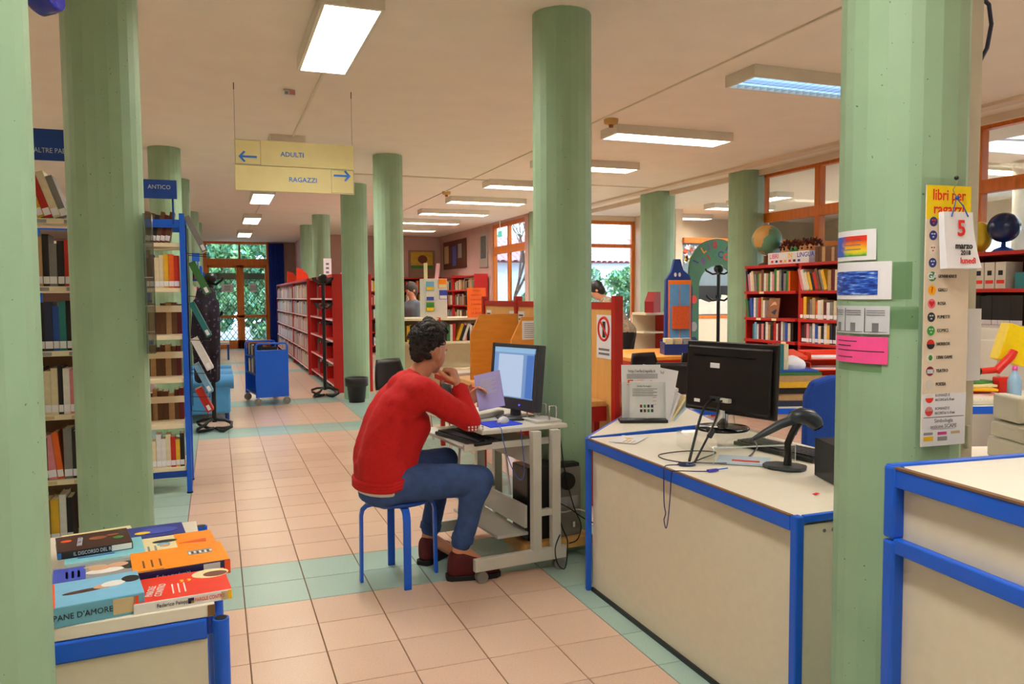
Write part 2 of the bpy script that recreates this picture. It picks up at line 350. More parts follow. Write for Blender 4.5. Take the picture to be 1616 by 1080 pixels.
# ---- ceiling lights
HOUS=M('lamp_housing_enamel',(226,220,202),.45,var=.02)
LIT=EM('lamp_lit',(255,250,242),LAMP); LITB=EM('lamp_dim_blue',(170,214,255),1.6)
def fixture(cx,cy,along,label,lit=None,L=1.25,W=.29,group='fluorescent ceiling lights',louv=True):
    t=thing('ceiling_light',label,'ceiling light',(cx,cy,H),PI/2 if along=='y' else 0,group)
    h=.085; b=MB(); b.box(-L/2-.02,L/2+.02,-W/2-.02,W/2+.02,-h*.5,0); 
    b.box(-L/2-.02,L/2+.02,-W/2-.02,-W/2,-h,-h*.5); b.box(-L/2-.02,L/2+.02,W/2,W/2+.02,-h,-h*.5); b.box(-L/2-.02,-L/2,-W/2,W/2,-h,-h*.5); b.box(L/2,L/2+.02,-W/2,W/2,-h,-h*.5)
    b.build('housing',HOUS,t)
    MB().box(-L/2,L/2,-W/2,W/2,-h*.5-.012,-h*.5-.004).build('tube_panel',lit or LIT,t)
    if louv:
        b=MB()
        for k in range(1,19): x=-L/2+L*k/19; b.add([(x,-W/2,-h+.001),(x,W/2,-h+.001),(x,W/2,-h+.03),(x,-W/2,-h+.03)],[(0,1,2,3)])
        for y in (-.004,.004): b.add([(-L/2,y,-h+.002),(L/2,y,-h+.002),(L/2,y,-h+.028),(-L/2,y,-h+.028)],[(0,1,2,3)])
        b.build('louvre',CHROME if lit else HOUS,t)
    return t
fixture(.622,1.02,'y','bright ceiling light over the aisle, nearest one before the hanging sign')
fixture(.61,4.9,'y','aisle ceiling light hidden right behind the hanging sign')
fixture(.61,8.95,'y','first aisle ceiling light seen below the hanging sign')
fixture(.61,12.65,'y','second aisle ceiling light beyond the hanging sign')
fixture(.60,16.4,'y','farthest aisle ceiling light before the garden door')
fixture(.622,-2.75,'y','aisle ceiling light above the camera side of the counter')
fixture(8.6,9.75,'x','children corner ceiling light behind the orange beam',group='lights beyond the partition')
fixture(.622,-6.4,'y','aisle ceiling light at the near end of the room')
for k,(y,lb) in enumerate([(.93,'dim bluish ceiling light beside the near green column'),(2.93,'bright crosswise ceiling light with louvre next to a yellow detector'),(4.76,'crosswise ceiling light half hidden behind the middle column'),(6.55,'crosswise ceiling light left of the middle column, nearest there'),(8.45,'crosswise ceiling light with small detector at its left end'),(10.32,'crosswise ceiling light, third left of the middle column'),(12.2,'crosswise ceiling light, fourth left of the middle column'),(14.1,'crosswise ceiling light, fifth left of the middle column'),(-1.2,'crosswise ceiling light hidden above the near column'),(-3.2,'crosswise ceiling light above the right counter')]):
    fixture(4.08,y,'x',lb,LITB if k==0 else None)
for k,(x,y,a) in enumerate([(8.7,8.0,'x'),(8.25,6.9,'y'),(9.3,3.4,'x'),(9.3,1.2,'x'),(9.6,5.6,'x'),(11.2,2.4,'x'),(9.3,-1.2,'x')]):
    fixture(x,y,a,['children corner ceiling light, crosswise by the orange beam','children corner ceiling light running away from the viewer','ceiling light behind the partition, above the globe','ceiling light behind the partition at the right edge','ceiling light behind the partition, deepest left','ceiling light behind the partition, far row','ceiling light behind the partition beyond the right edge'][k],group='lights beyond the partition')
for k,(x,y) in enumerate([(-2.6,1.6),(-2.6,5.6),(-2.6,9.6),(-2.6,-2.4)]):
    fixture(x,y,'y',['left bay ceiling light over the sign ALTRE PA shelf','left bay ceiling light behind the blue shelf','left bay ceiling light far behind the shelving','left bay ceiling light near the left edge'][k],group='lights of the left bay')
# ============================================================ SERVICE COUNTER
t=thing('service_counter','long cream service counter with blue metal edging beside the aisle','counter',(0,0,0))
X0,X1,Y0,Y1,Z=1.585,2.45,-1.875,-.37,.76
MB().box(X0+.03,X0+.05,Y0+.03,Y1-.03,.02,Z-.045).build('front_panel',CREAM,t)
MB().box(X0+.03,X1,Y0+.005,Y0+.03,.0,Z-.03).build('end_panel',CREAM,t)
b=MB().box(X0+.012,X1,Y0+.012,Y1-.012,Z-.028,Z-.003); b.build('worktop',CREAMT,t,.002)
MB().box(X0+.0,X0+.014,Y0+.03,Y1-.03,Z-.004,Z+.0005).build('edge_strip',EDGE,t)
MB().box(X0,X0+.022,Y0+.03,Y1-.03,Z-.05,Z-.004).build('top_rail',BLUE,t,.003)
MB().box(X0+.03,X1,Y0-.002,Y0+.014,Z-.022,Z+.003).build('end_rail',BLUE,t,.003)
MB().box(X0,X0+.032,Y0-.002,Y0+.03,.0,Z+.001).build('corner_post',BLUE,t,.006)
MB().box(X0,X0+.026,Y1-.026,Y1,.0,Z).build('corner_post',BLUE,t,.006)
MB().box(X0+.02,X0+.06,Y0+.03,Y1-.03,0,.02).build('plinth',BLACK,t)
for x in (X0+.115,X0+.15): MB().cyl((x,Y0+.0055,Z-.055),(x,Y0+.003,Z-.055),.006,n=10).build('screw_cap',STEEL,t)
MB().box(X1-.02,X1,Y0+.03,Y1,0,Z-.03).build('inner_panel',CREAM,t)
# angled wing of the counter
P=[V((1.60,-.362,0)),V((2.116,.203,0)),V((2.64,.40,0)),V((2.45,-.245,0))]
t=thing('counter_wing','angled cream wing joining the service counter, under the flyer stand','counter')
b=MB(); b.prism([(p.x,p.y) for p in P][::-1],(0,0,Z-.028),(1,0,0),(0,1,0),.027); w=b.build('worktop',CREAMT,t)
def rail(a,c,nm='edge_rail'): MB().obox((a.x,a.y,Z-.017),(c.x,c.y,Z-.017),.014,.036).build(nm,BLUE,t,.003)
rail(P[0],P[1]); rail(P[1],P[2]); rail(P[2],P[3]); rail(P[0]+V((.02,0,0)),P[3])
MB().obox((P[0].x+.05,P[0].y+.0,.37),(P[1].x+.02,P[1].y-.04,.37),.02,.70).build('front_panel',CREAM,t)
MB().box(P[2].x-.06,P[2].x-.02,P[2].y-.05,P[2].y-.01,0,Z-.03).build('leg',BLUE,t)
# ============================================================ RAISED COUNTER (right edge)
T=Matrix.Translation((1.405,-2.392,0))@Matrix.Rotation(-.085,4,'Z')
t=thing('raised_counter','tall cream counter with blue edging at the right, before the near column','counter')
ZT=1.045
MB(T).box(.026,.045,-1.5,-.03,.86,ZT-.04).build('upper_panel',CREAM,t)
MB(T).box(.026,.045,-1.5,-.03,.0,.83).build('lower_panel',CREAM,t)
MB(T).box(.012,.75,-1.5,-.02,ZT-.026,ZT-.002).build('worktop',CREAMT,t,.002)
MB(T).box(-.002,.014,-1.5,-.03,ZT-.004,ZT+.001).build('edge_strip',EDGE,t)
MB(T).box(-.0,.022,-1.5,-.03,ZT-.048,ZT-.004).build('top_rail',BLUE,t,.003)
MB(T).box(0,.75,-.022,0,ZT-.028,ZT+.004).build('back_rail',BLUE,t,.003)
MB(T).box(0,.022,-1.5,-.03,.838,.874).build('middle_rail',BLUE,t,.003)
MB(T).box(-.006,.03,-.034,0,.872,ZT+.002).build('upper_post',BLUE,t,.007)
MB(T).box(-.006,.032,-.036,0,.0,.868).build('lower_post',BLUE,t,.007)
MB(T).box(.03,.75,-.02,-.002,0,ZT-.03).build('back_panel',CREAM,t)
# vertical trunking beside the near column
t=thing('cable_trunking','cream vertical trunking with small latch beside the near column','trunking',(1.962,-2.13,0))
MB().box(-.03,.022,-.02,.02,0,H).build('channel',PLAST,t,.003); MB().box(.0225,.029,-.016,.016,.9,H).build('cover_strip',PLAST,t)
MB().box(-.012,.004,-.034,-.02,1.0,1.07).build('latch',PLAST,t,.004)
tag(MB().tube([(1.992,-2.13,2.31),(2.03,-2.13,2.29),(2.055,-2.12,2.24),(2.04,-2.12,2.17),(2.0,-2.12,2.11),(1.992,-2.13,2.09)],.006).build('cable_loop',M('dark_blue_cable',(30,34,60),.5)),'dark loop of cable sticking out beside the cream trunking','cable')
# ============================================================ BOOK TABLE (left front)
BT=frame((-.106,-2.045,0),(1,.075,0),(-.075,1,0))
t=thing('book_table','cream display table with blue tube frame, piled with books','table')
W,Dp,ZB=.40,.70,.797
MB(BT).box(-W,-.004,.004,Dp,ZB-.028,ZB).build('table_top',CREAMT,t,.002)
MB(BT).box(-.018,-.003,.002,.02,ZB-.026,ZB-.002).build('edge_piece',EDGE,t)
MB(BT).box(-W,-.02,.0,.022,ZB-.075,ZB-.03).build('front_rail',BLUE,t,.005)
MB(BT).box(-.022,.0,.02,Dp,ZB-.075,ZB-.03).build('side_rail',BLUE,t,.005)
MB(BT).box(-W,-.02,.006,.018,.1,ZB-.076).build('front_panel',CREAM,t)
for x,y in ((.008,.006),(.008,.16),(.008,Dp-.02),(-W+.02,.02),(-W+.02,Dp-.02)):
    b=MB(BT); b.cyl((x,y,0),(x,y,ZB-.035 if y<.1 else ZB-.012),.0175,n=18); b.cyl((x,y,ZB-.036 if y<.1 else ZB-.013),(x,y,ZB-.034 if y<.1 else ZB-.011),.013,n=16,mi=1); b.build('leg',[BLUE,BLACK],t)
# flat books : local frame: x right, y back, spine to the front
def flat_book(name,label,x,y,L,D,th,z,rot,cov,spine,back=None):
    """lying book, spine along front edge; x,y = centre of the front edge (table frame), returns root and frame helpers"""
    x+=.026 if x<-.2 else -.004; y=y*.93 if y>.1 else y
    m=BT@Matrix.Translation((x,y,z))@Matrix.Rotation(rot,4,'Z')
    r=thing(name,label,'book'); c=.003
    MB(m).box(-L/2,L/2,0,D,th-c,th).build('front_cover',cov,r,.0008); MB(m).box(-L/2,L/2,0,D,0,c).build('back_cover',back or spine,r,.0008)
    MB(m).box(-L/2,L/2,-.001,c,0.0,th).build('spine',spine,r,.0015); MB(m).box(-L/2+.004,L/2-.004,c,D-.004,c,th-c).build('page_block',PAGES,r)
    def onspine(u,v): return m@frame((u,-.0014,v),(1,0,0),(0,0,1))
    def oncover(u,v,deg=0): return m@Matrix.Translation((u,v,th+.0006))@Matrix.Rotation(math.radians(deg),4,'Z')
    def patch(nm,mt,x0,x1,y0,y1,cover=True,par=None):
        b=MB(m)
        if cover: b.box(x0,x1,y0,y1,th,th+.0006)
        else: b.box(x0,x1,-.0016,-.001,y0,y1)
        return b.build(nm,mt,par or r)
    def poly(nm,mt,pts,zz=.0008):
        b=MB(m); b.prism(pts,(0,0,th),(1,0,0),(0,1,0),zz); return b.build(nm,mt,r)
    def blob(nm,mt,cx,cy,rx,ry,n=18,zz=.0008,rot=0):
        return poly(nm,mt,[(cx+rx*math.cos(2*PI*k/n)*math.cos(rot)-ry*math.sin(2*PI*k/n)*math.sin(rot),cy+rx*math.cos(2*PI*k/n)*math.sin(rot)+ry*math.sin(2*PI*k/n)*math.cos(rot)) for k in range(n)],zz)
    return r,onspine,oncover,patch,poly,blob
C=lambda n,rgb,r=.4: M('print_'+n,rgb,r,var=.05,scale=40)
OR=C('orange',(255,150,10)); RD=C('red',(232,50,28)); LB=C('sky_blue',(122,186,222)); CR=C('cream',(240,226,176)); NV=C('navy',(18,26,78)); DK=C('dark',(30,24,26)); GR=C('green',(60,140,60)); SK=C('skin',(222,170,136)); VB=C('violet_blue',(60,80,190)); CY=C('cyan',(130,206,222)); YL=C('yellow',(250,200,20)); BR=C('brown',(110,50,30)); GY=C('grey',(150,150,150)); OG=C('orange_red',(236,84,30)); WH=C('white',(238,236,230)); PT=C('paper_tan',(206,184,140)); LG=C('label_grey',(206,206,210)); DB=C('dark_brown',(74,34,24)); MG=C('magenta',(216,70,150))
r,sp,cv,pa,po,bl=flat_book('paperback','red paperback titled PAROLE CONTRO at the front of display table',-.060,.012,.195,.155,.022,ZB,.03,RD,WH)
text('PAROLE',.021,WH,r,cv(-.062,.064,80),sx=.85); text('CONTRO',.021,WH,r,cv(-.043,.064,80),sx=.85); text('“',.07,YL,r,cv(.01,.12,180))
for k in range(3): pa('subtitle_line',WH,-.02+k*.012,-.017+k*.012,.03,.09)
bl('cover_circle',CR,.065,.125,.04,.03); bl('cover_figures',BR,.075,.118,.026,.018,zz=.0012)
text('Federico Faloppa',.012,INK,r,sp(-.02,.011),sx=.8); text('PAROLE CONTRO',.012,INKR,r,sp(.052,.011),sx=.62); pa('spine_label',PT,.045+.03,.089,.002,.02,False) ; pa('spine_end',YL,.089,.097,.001,.0215,False)
b=pa('spine_emblem',NV,.008,.02,.005,.017,False); pa('spine_emblem_corner',YL,.014,.02,.005,.011,False,); 
r,sp,cv,pa,po,bl=flat_book('paperback','thick orange paperback with dark navy spine on display table',-.055,.195,.21,.16,.034,ZB,.06,OR,NV,OR)
for k in range(3): pa('title_line',BR,-.082+k*.018,-.078+k*.018,.03,.085)
po('cover_photo',GY,[(.02,.078),(.075,.078),(.075,.112),(.02,.112)]); 
for k in range(9): po('cover_crowd',DK if k%2 else WH,[(.022+k*.006,.08+(k%3)*.004),(.027+k*.006,.08+(k%3)*.004),(.027+k*.006,.1),(.022+k*.006,.1)],.0012)
text('Fede e modernità',.013,INKW,r,sp(-.02,.017),sx=.8); pa('spine_label',LG,.045,.082,.003,.031,False); pa('spine_end',OG,.092,.105,.001,.033,False); pa('title_rule',BR,-.1,-.04,.005,.008)
r,sp,cv,pa,po,bl=flat_book('paperback','cream and orange paperback with beetle drawing on display table',-.068,.370,.205,.15,.024,ZB,.06,CR,CR,CR)
pa('orange_panel',OR,.01,.1024,0,.15); po('red_shape',OG,[(.015,.06),(.08,.045),(.082,.075)],.0014); bl('drawing_dark',DK,-.015,.10,.03,.012); bl('drawing_blue',LB,-.02,.075,.016,.012,zz=.001); bl('drawing_pink',SK,-.018,.06,.012,.008,zz=.0012)
for k in range(3): pa('title_line',GY,-.075+k*.016,-.070+k*.016,.03,.07)
pa('spine_end',OG,.075,.102,.001,.023,False)
r,sp,cv,pa,po,bl=flat_book('paperback','navy blue book lying at the back right of display table',-.12,.555,.17,.12,.018,ZB,.05,C('deep_blue',(30,50,140)),NV)
bl('cover_picture',VB,.02,.06,.05,.03); bl('cover_accent',YL,-.02,.05,.02,.012,zz=.0012)
r,sp,cv,pa,po,bl=flat_book('paperback','pale blue book titled PANE D’AMORE at the front of display table',-.253,.01,.175,.155,.042,ZB,.10,LB,C('teal_blue',(104,172,196)),LB)
text("PANE D'AMORE",.017,INK,r,sp(-.026,.02),sx=.9); pa('spine_label',PT,.028,.07,.006,.038,False); pa('spine_label_end',OG,.066,.076,.006,.038,False); pa('orange_band',OG,-.0877,-.075,.0,.15); pa('spine_orange_band',OG,-.0877,-.078,.001,.0415,False)
bl('cover_figure_hair',DB,-.02,.075,.042,.009,rot=.1); bl('cover_figure_face',SK,.018,.085,.022,.014,zz=.0011,rot=.2); bl('cover_figure_dress',WH,.035,.09,.024,.018,zz=.0013,rot=.2); bl('cover_figure_skirt',DK,.07,.105,.018,.02,zz=.0015,rot=.2)
r,sp,cv,pa,po,bl=flat_book('paperback','DVD case with blond couple and dark green spine on display table',-.265,.195,.175,.135,.030,ZB,.07,GY,C('dark_green',(22,44,26)),DK)
pa('blue_panel',VB,-.085,-.02,.02,.12); bl('cover_face',SK,.01,.085,.024,.017); bl('cover_face_two',SK,.048,.09,.022,.016,zz=.0012); bl('cover_hair',PT,.0,.10,.024,.01,zz=.001); bl('cover_clothes',WH,.02,.06,.04,.018,zz=.0005); bl('cover_jacket',DK,.07,.08,.016,.03,zz=.0007)
for k in range(3): pa('title_line',INKW,-.06+k*.012,-.055+k*.012,.04,.09)
pa('spine_label',WH,.03,.085,.004,.026,False); pa('spine_green',GR,-.06,-.03,.006,.024,False); pa('spine_text',INKW,-.08,-.07,.008,.022,False)
r,sp,cv,pa,po,bl=flat_book('paperback','light cyan book under the dark DVD case on display table',-.252,.365,.175,.15,.03,ZB,.07,CY,C('light_cyan',(178,222,226)),CY)
pa('spine_label',LG,.045,.086,.003,.028,False); pa('title_line',VB,-.06,.02,.03,.036)
r,sp,cv,pa,po,bl=flat_book('dvd_case','dark DVD case titled IL DISCORSO DEL RE atop the cyan book',-.275,.41,.165,.14,.018,ZB+.0305,.12,C('dark_red',(60,18,16)),DK,DK)
text('IL DISCORSO DEL RE',.0125,INKW,r,sp(-.005,.009),sx=.75); pa('spine_label',WH,.035,.08,.002,.016,False); pa('spine_disc',C('dvd_blue',(30,110,190)),-.082,-.074,.002,.016,False); text('DISCORSO',.017,INKW,r,cv(-.03,.07,85),sx=.9); bl('cover_face',C('dim_skin',(150,80,50)),.01,.08,.02,.015); bl('cover_face_two',C('dim_skin',(150,80,50)),.045,.09,.014,.01,zz=.001); bl('cover_green',GR,.055,.06,.012,.012); bl('cover_orange',OG,-.06,.09,.012,.01)
r,sp,cv,pa,po,bl=flat_book('paperback','cream booklet with small figure at the back left of display table',-.27,.60,.17,.12,.012,ZB,.16,CR,CR)
bl('cover_figure',BR,.03,.07,.03,.008,rot=.3); bl('cover_figure_red',RD,.05,.075,.01,.008,zz=.0012); pa('title_line',OG,-.08,-.04,.05,.056)
# ============================================================ COMPUTER DESK
t=thing('computer_desk','small grey-white wheeled computer desk between man and column','desk')
ZD=.773
MB(frame((1.155,-.07,0),(1,.10,0),(-.10,1,0))).box(0,.50,0,.80,ZD-.022,ZD).build('desk_top',GWHITE,t,.004)
DT=frame((1.155,-.07,0),(1,.10,0),(-.10,1,0))
MB(DT).box(-.08,.36,.06,.72,.672,.688).build('keyboard_tray',GWHITE,t,.003)
MB(DT).box(-.08,.48,.045,.062,.665,.70).build('tray_rail',GWHITE,t,.002)
for y in (-.02,.70):
    e=.032
    MB(DT).box(-.06,.47,y-e/2,y+e/2,.06,.125).build('foot_beam',GWHITE,t,.003)
    for x in (.27,.385): MB(DT).box(x,x+.05,y-.02,y+.02,.12,ZD-.022).build('upright',GWHITE,t,.002)
    MB(DT).box(.3,.42,y-.012,y+.012,.30,.335).build('crossbar',GWHITE,t)
    for x in (-.02,.43):
        b=MB(DT); b.cyl((x-.0,y-.02,.03),(x,y-.006,.03),.03,n=16); b.cyl((x,y+.006,.03),(x,y+.02,.03),.03,n=16); b.cyl((x,y-.02,.03),(x,y+.02,.03),.01); b.cyl((x+.012,y,.03),(x+.012,y,.075),.01); b.build('caster',RUBBER,t)
MB(DT).box(.12,.30,.08,.70,.175,.19).build('lower_shelf',GWHITE,t)
MB(DT).box(.27,.285,.06,.71,.22,.34).build('stretcher',GWHITE,t)
MB(DT).box(.3,.315,.06,.71,.56,.66).build('back_stretcher',GWHITE,t)
# computer tower standing behind the desk on a low wooden plinth
t=thing('computer_tower','grey and black computer tower standing under the desk by the column','computer',(0,0,0))
b=MB(DT); b.box(.33,.66,.14,.33,.115,.52); b.build('case',BLACK,t,.006)
MB(DT).box(.47,.66,.132,.139,.115,.50).build('rear_panel',STEEL,t); b=MB(DT); b.cyl((.56,.13,.43),(.56,.10,.43),.048,n=20); b.build('fan_plug',BLACK,t)
MB(DT).box(.50,.64,.125,.132,.28,.34).build('port_plate',GY,t); MB(DT).box(.61,.622,.128,.132,.16,.19).build('switch',WHITE,t)
MB(DT).box(.30,.72,.10,.40,.055,.112).build('plinth',WOODB,t,.003)
# cables
def cable(pts,label,mat=CABLE,r=.0035,name='cable',n=6):
    P_=[V(p) for p in pts]; out=[]
    for i in range(len(P_)-1):
        p0=P_[max(i-1,0)];p1=P_[i];p2=P_[i+1];p3=P_[min(i+2,len(P_)-1)]
        for k in range(6):
            s=k/6; out.append(.5*((2*p1)+(-p0+p2)*s+(2*p0-5*p1+4*p2-p3)*s*s+(-p0+3*p1-3*p2+p3)*s**3))
    out.append(P_[-1]); return tag(MB().tube(out,r,n).build(name,mat),label,'cable')
cable([(1.66,.13,.77),(1.66,.1,.7),(1.68,.08,.5),(1.72,.05,.3),(1.75,.02,.2),(1.72,.0,.13),(1.66,-.02,.12)],'black cable running down beside the desk to the floor')
cable([(1.62,.06,.44),(1.60,.03,.38),(1.60,.0,.30),(1.63,.0,.2),(1.66,.0,.12),(1.60,-.1,.02),(1.54,-.14,.06),(1.53,-.13,.14),(1.57,-.1,.2)],'black power cable looping behind the desk wheel')
cable([(1.58,.11,.29),(1.66,.06,.27),(1.74,.05,.28),(1.80,.02,.26)],'pale cable leaving the computer tower towards the counter',PLAST)
cable([(1.60,.09,.34),(1.68,.04,.30),(1.76,.0,.24),(1.84,-.05,.2)],'black cable sagging from tower towards the counter')
# ---- monitor on the desk
R_=V((1.505,.075,0));L_=V((1.372,.445,0)); uu=(R_-L_).normalized(); nn=V((uu.y,-uu.x,0)); nn=nn if nn.x<0 else -nn
t=thing('desk_monitor','dark grey flat monitor with document on screen, facing the man','monitor')
MM=frame(L_+V((0,0,.845)),uu,V((0,0,1))+nn*-.1)
if MM.to_3x3().col[2].dot(nn)<0: pass
b=MB(MM); sgn=1 if MM.to_3x3().col[2].dot(nn)>0 else -1
Wm,Hm=.393,.345
def mz(a,c): return (a*sgn,c*sgn)
b.box(0,Wm,-.02,Hm,*mz(-.05,-.004)); b.box(0,.02,-.02,Hm,*mz(-.004,.008)); b.box(Wm-.02,Wm,-.02,Hm,*mz(-.004,.008)); b.box(.02,Wm-.02,Hm-.022,Hm,*mz(-.004,.008)); b.box(.02,Wm-.02,-.02,.045,*mz(-.004,.008))
b.build('casing',DGREY,t,.004)
SCRN=EM('screen_page',(176,196,224),.75); SCRB=EM('screen_blue',(50,110,190),.7); SCRT=EM('screen_toolbar',(140,186,222),.7)
s_=MB(MM); s_.box(.02,Wm-.02,.045,Hm-.022,*mz(-.002,.0005)); sc=s_.build('screen',EM('screen_desk',(110,150,200),.7),t)
MB(MM).box(.06,.27,.05,Hm-.06,*mz(.0005,.0012)).build('document_page',SCRN,sc); MB(MM).box(.02,Wm-.02,Hm-.05,Hm-.022,*mz(.0005,.0012)).build('toolbar',SCRT,sc); MB(MM).box(.30,Wm-.035,.05,Hm-.06,*mz(.0005,.0012)).build('side_pane',SCRB,sc); MB(MM).box(Wm-.032,Wm-.02,.05,Hm-.03,*mz(.0005,.0012)).build('scroll_strip',DK,sc)
b=MB(MM); b.cyl((.27,.01,.008*sgn),(.27,.01,.011*sgn),.005); b.build('power_light',EM('blue_led',(60,60,255),2),t)
b=MB(); c=(L_+R_)/2-nn*.03; b.lathe([(0,0),(.11,0),(.112,.008),(.06,.016),(.0,.018)],(c.x,c.y,ZD)); b.cyl((c.x,c.y,ZD+.01),(c.x,c.y,ZD+.12),.032,.026); b.build('stand',DGREY,t)
# ---- things on the desk
ms=MB(); ms.prism([(0,0),(.19,.02),(.2,.03),(.19,.19),(.02,.185),(0,.17)],(1.225,.0,ZD),(1,.1,0),(-.1,1,0),.004); tag(ms.build('mouse_mat',M('mouse_mat_blue',(20,60,220),.7)),'bright blue mouse mat at the desk edge','mouse mat')
t=thing('computer_mouse','silver computer mouse on the blue mat','mouse',(1.335,.115,ZD+.004),.9)
b=MB(); b.sphere((0,0,.0),.055,16,10,(1,.58,.62)); o=b.build('shell',M('silver_plastic',(196,198,204),.3),t)
for q in o.data.vertices: q.co.z=max(q.co.z,0)
MB().cyl((.032,-.006,.03),(.032,.006,.03),.008).build('wheel',DGREY,t)
cable([(1.30,.07,.785),(1.27,.02,.782),(1.26,-.065,.775),(1.265,-.075,.72),(1.30,-.08,.6),(1.34,-.08,.52),(1.37,-.08,.51),(1.38,-.08,.56),(1.375,-.08,.63),(1.37,-.075,.7),(1.365,-.07,.765)],'thin blue mouse cable hanging over the desk edge',M('blue_cable',(40,90,190),.5),.0022)
t=thing('keyboard','black keyboard on the pull-out tray before the man','keyboard')
KT=DT@Matrix.Translation((.02,.28,.689))@Matrix.Rotation(-1.45,4,'Z')
MB(KT).box(-.2,.24,-.075,.09,0,.018).build('key_base',BLACK,t,.004)
b=MB(KT)
for i in range(5):
    for j in range(17): b.box(-.19+j*.0245,-.17+j*.0245,-.06+i*.027,-.038+i*.027,.018,.026)
b.build('keys',DGREY,t)
t=thing('paper_tray','white paper tray with bent chrome wire posts on the desk corner','tray')
MB(DT).box(.34,.50,.06,.22,ZD,ZD+.012).build('tray_base',GWHITE,t,.002)
for k,(x,y) in enumerate(((.36,.20),(.43,.075),(.43,.19))):
    b=MB(DT); b.tube([(x,y,ZD+.01),(x,y,ZD+.075),(x+.006,y+.012,ZD+.085),(x+.05,y+.02,ZD+.085),(x+.056,y+.022,ZD+.075),(x+.056,y+.022,ZD+.01)],.0042,8); b.build('wire_post',CHROME,t)
tag(MB(DT@Matrix.Translation((.345,.07,ZD+.0125))@Matrix.Rotation(.12,4,'Z')).box(0,.14,0,.13,0,.004).build('paper_sheets',WHITE),'white sheets of paper lying in the desk tray','paper')
tag(MB(DT@Matrix.Translation((.13,.34,ZD))@Matrix.Rotation(.4,4,'Z')).box(0,.22,0,.05,0,.03).build('beige_case',PLAST,bevel=.008),'beige oblong case lying before the desk monitor','case')
# ============================================================ STOOL
t=thing('stool','round blue stool with bent legs under the seated man','stool',(.765,.143,0))
b=MB(); b.lathe([(0,.405),(.165,.405),(.172,.409),(.174,.417),(.170,.424),(.0,.425)],n=36); b.build('seat',BLUED,t)
for k in range(4):
    a=math.radians(-92+90*k+2); d=V((math.cos(a),math.sin(a),0)); s=d.cross(V((0,0,1)))
    path=[d*.05+V((0,0,.398)),d*.13+V((0,0,.398)),d*.165+V((0,0,.392)),d*.185+V((0,0,.374)),d*.192+V((0,0,.345)),d*.196+V((0,0,.0))]
    b=MB(); vs=[];fs=[]
    for i,p in enumerate(path):
        q=path[min(i+1,len(path)-1)]-path[max(i-1,0)]; q.normalize(); nrm=s.cross(q)
        for (a_,c_) in ((-1,-1),(1,-1),(1,1),(-1,1)): vs.append(p+s*(.019*a_)+nrm*(.008*c_))
    for i in range(len(path)-1):
        for k2 in range(4): fs.append((i*4+k2,i*4+(k2+1)%4,(i+1)*4+(k2+1)%4,(i+1)*4+k2))
    fs+= [(3,2,1,0),tuple(len(vs)-4+q for q in range(4))]
    b.add(vs,fs); b.build('leg',BLUE,t,.003)
# ============================================================ THINGS ON THE COUNTER
Z=.76
# rear of a monitor on an acrylic riser
t=thing('counter_monitor','black flat monitor seen from behind on the service counter','monitor')
MC=V((2.06,-.86,0)); MU=V((.115,-.491,0)).normalized(); MN=V((MU.y,-MU.x,0)); MN=MN if MN.x<0 else -MN   # rear face looks to -x
T=frame(MC+V((0,0,.915)),MU,V((0,0,1))-MN*.05); sg=1 if T.to_3x3().col[2].dot(MN)>0 else -1
b=MB(T); b.box(-.258,.258,0,.325,-.022*sg,.0); b.build('bezel',BLACK,t,.005)
b=MB(T); b.prism([(-.24,.015),(.24,.015),(.24,.305),(-.24,.305)],(0,0,0),(1,0,0),(0,1,0),.018*sg); b.build('back_shell',BLACK,t,.012)
MB(T).box(-.2,.16,.255,.263,.017*sg,.0195*sg).build('vent_slot',BLACKG,t); MB(T).box(-.08,.0,.05,.075,.018*sg,.03*sg).build('connector_block',DGREY,t)
MB(T).box(-.095,-.04,.205,.228,.018*sg,.0188*sg).build('inventory_label',WHITE,t); MB(T).box(-.185,-.15,.04,.055,.018*sg,.0188*sg).build('barcode_label',WHITE,t)
bs=MC+MN*.0; b=MB(); b.lathe([(0,0),(.118,0),(.122,.006),(.118,.013),(.05,.02),(.0,.022)],(bs.x+.01,bs.y+.05,Z+.078),36); b.build('base',BLACKG,t)
b=MB(); b.cyl((bs.x+.01,bs.y+.05,Z+.09),(bs.x+.0,bs.y+.03,Z+.20),.026,.022,16); b.build('neck',CHROME,t)
MB(T).box(.0,.05,.055,.075,.03*sg,.055*sg).build('white_plug',WHITEM,t,.004)
t=thing('acrylic_riser','clear acrylic stand under the counter monitor','stand')
RT=frame((1.80,-1.13,Z),(.98,-.2,0),(.2,.98,0))
MB(RT).box(0,.36,0,.42,.066,.072).build('top_plate',ACRYL,t); 
for x in (0,.354): MB(RT).box(x,x+.006,0,.42,0,.066).build('side_plate',ACRYL,t)
for x in (0,.36): MB(RT).box(x-.001,x+.001,-.001,.001,0,.072).build('bright_edge',M('acrylic_edge',(214,230,226),.3),t)
MB(RT).box(0,.36,-.001,.001,.066,.072).build('front_edge',M('acrylic_edge'),t)
t=thing('leaflet','pale blue leaflets lying under the acrylic stand','leaflet')
MB(RT@Matrix.Translation((.02,.02,0))@Matrix.Rotation(-.5,4,'Z')).box(0,.21,0,.15,.0,.008).build('leaflet_stack',M('leaflet_blue',(196,216,232),.5),t); MB(RT@Matrix.Translation((.02,.02,.0082))@Matrix.Rotation(-.5,4,'Z')).box(.06,.17,.03,.06,0,.0006).build('printed_band',C('red',(232,50,28)),t)
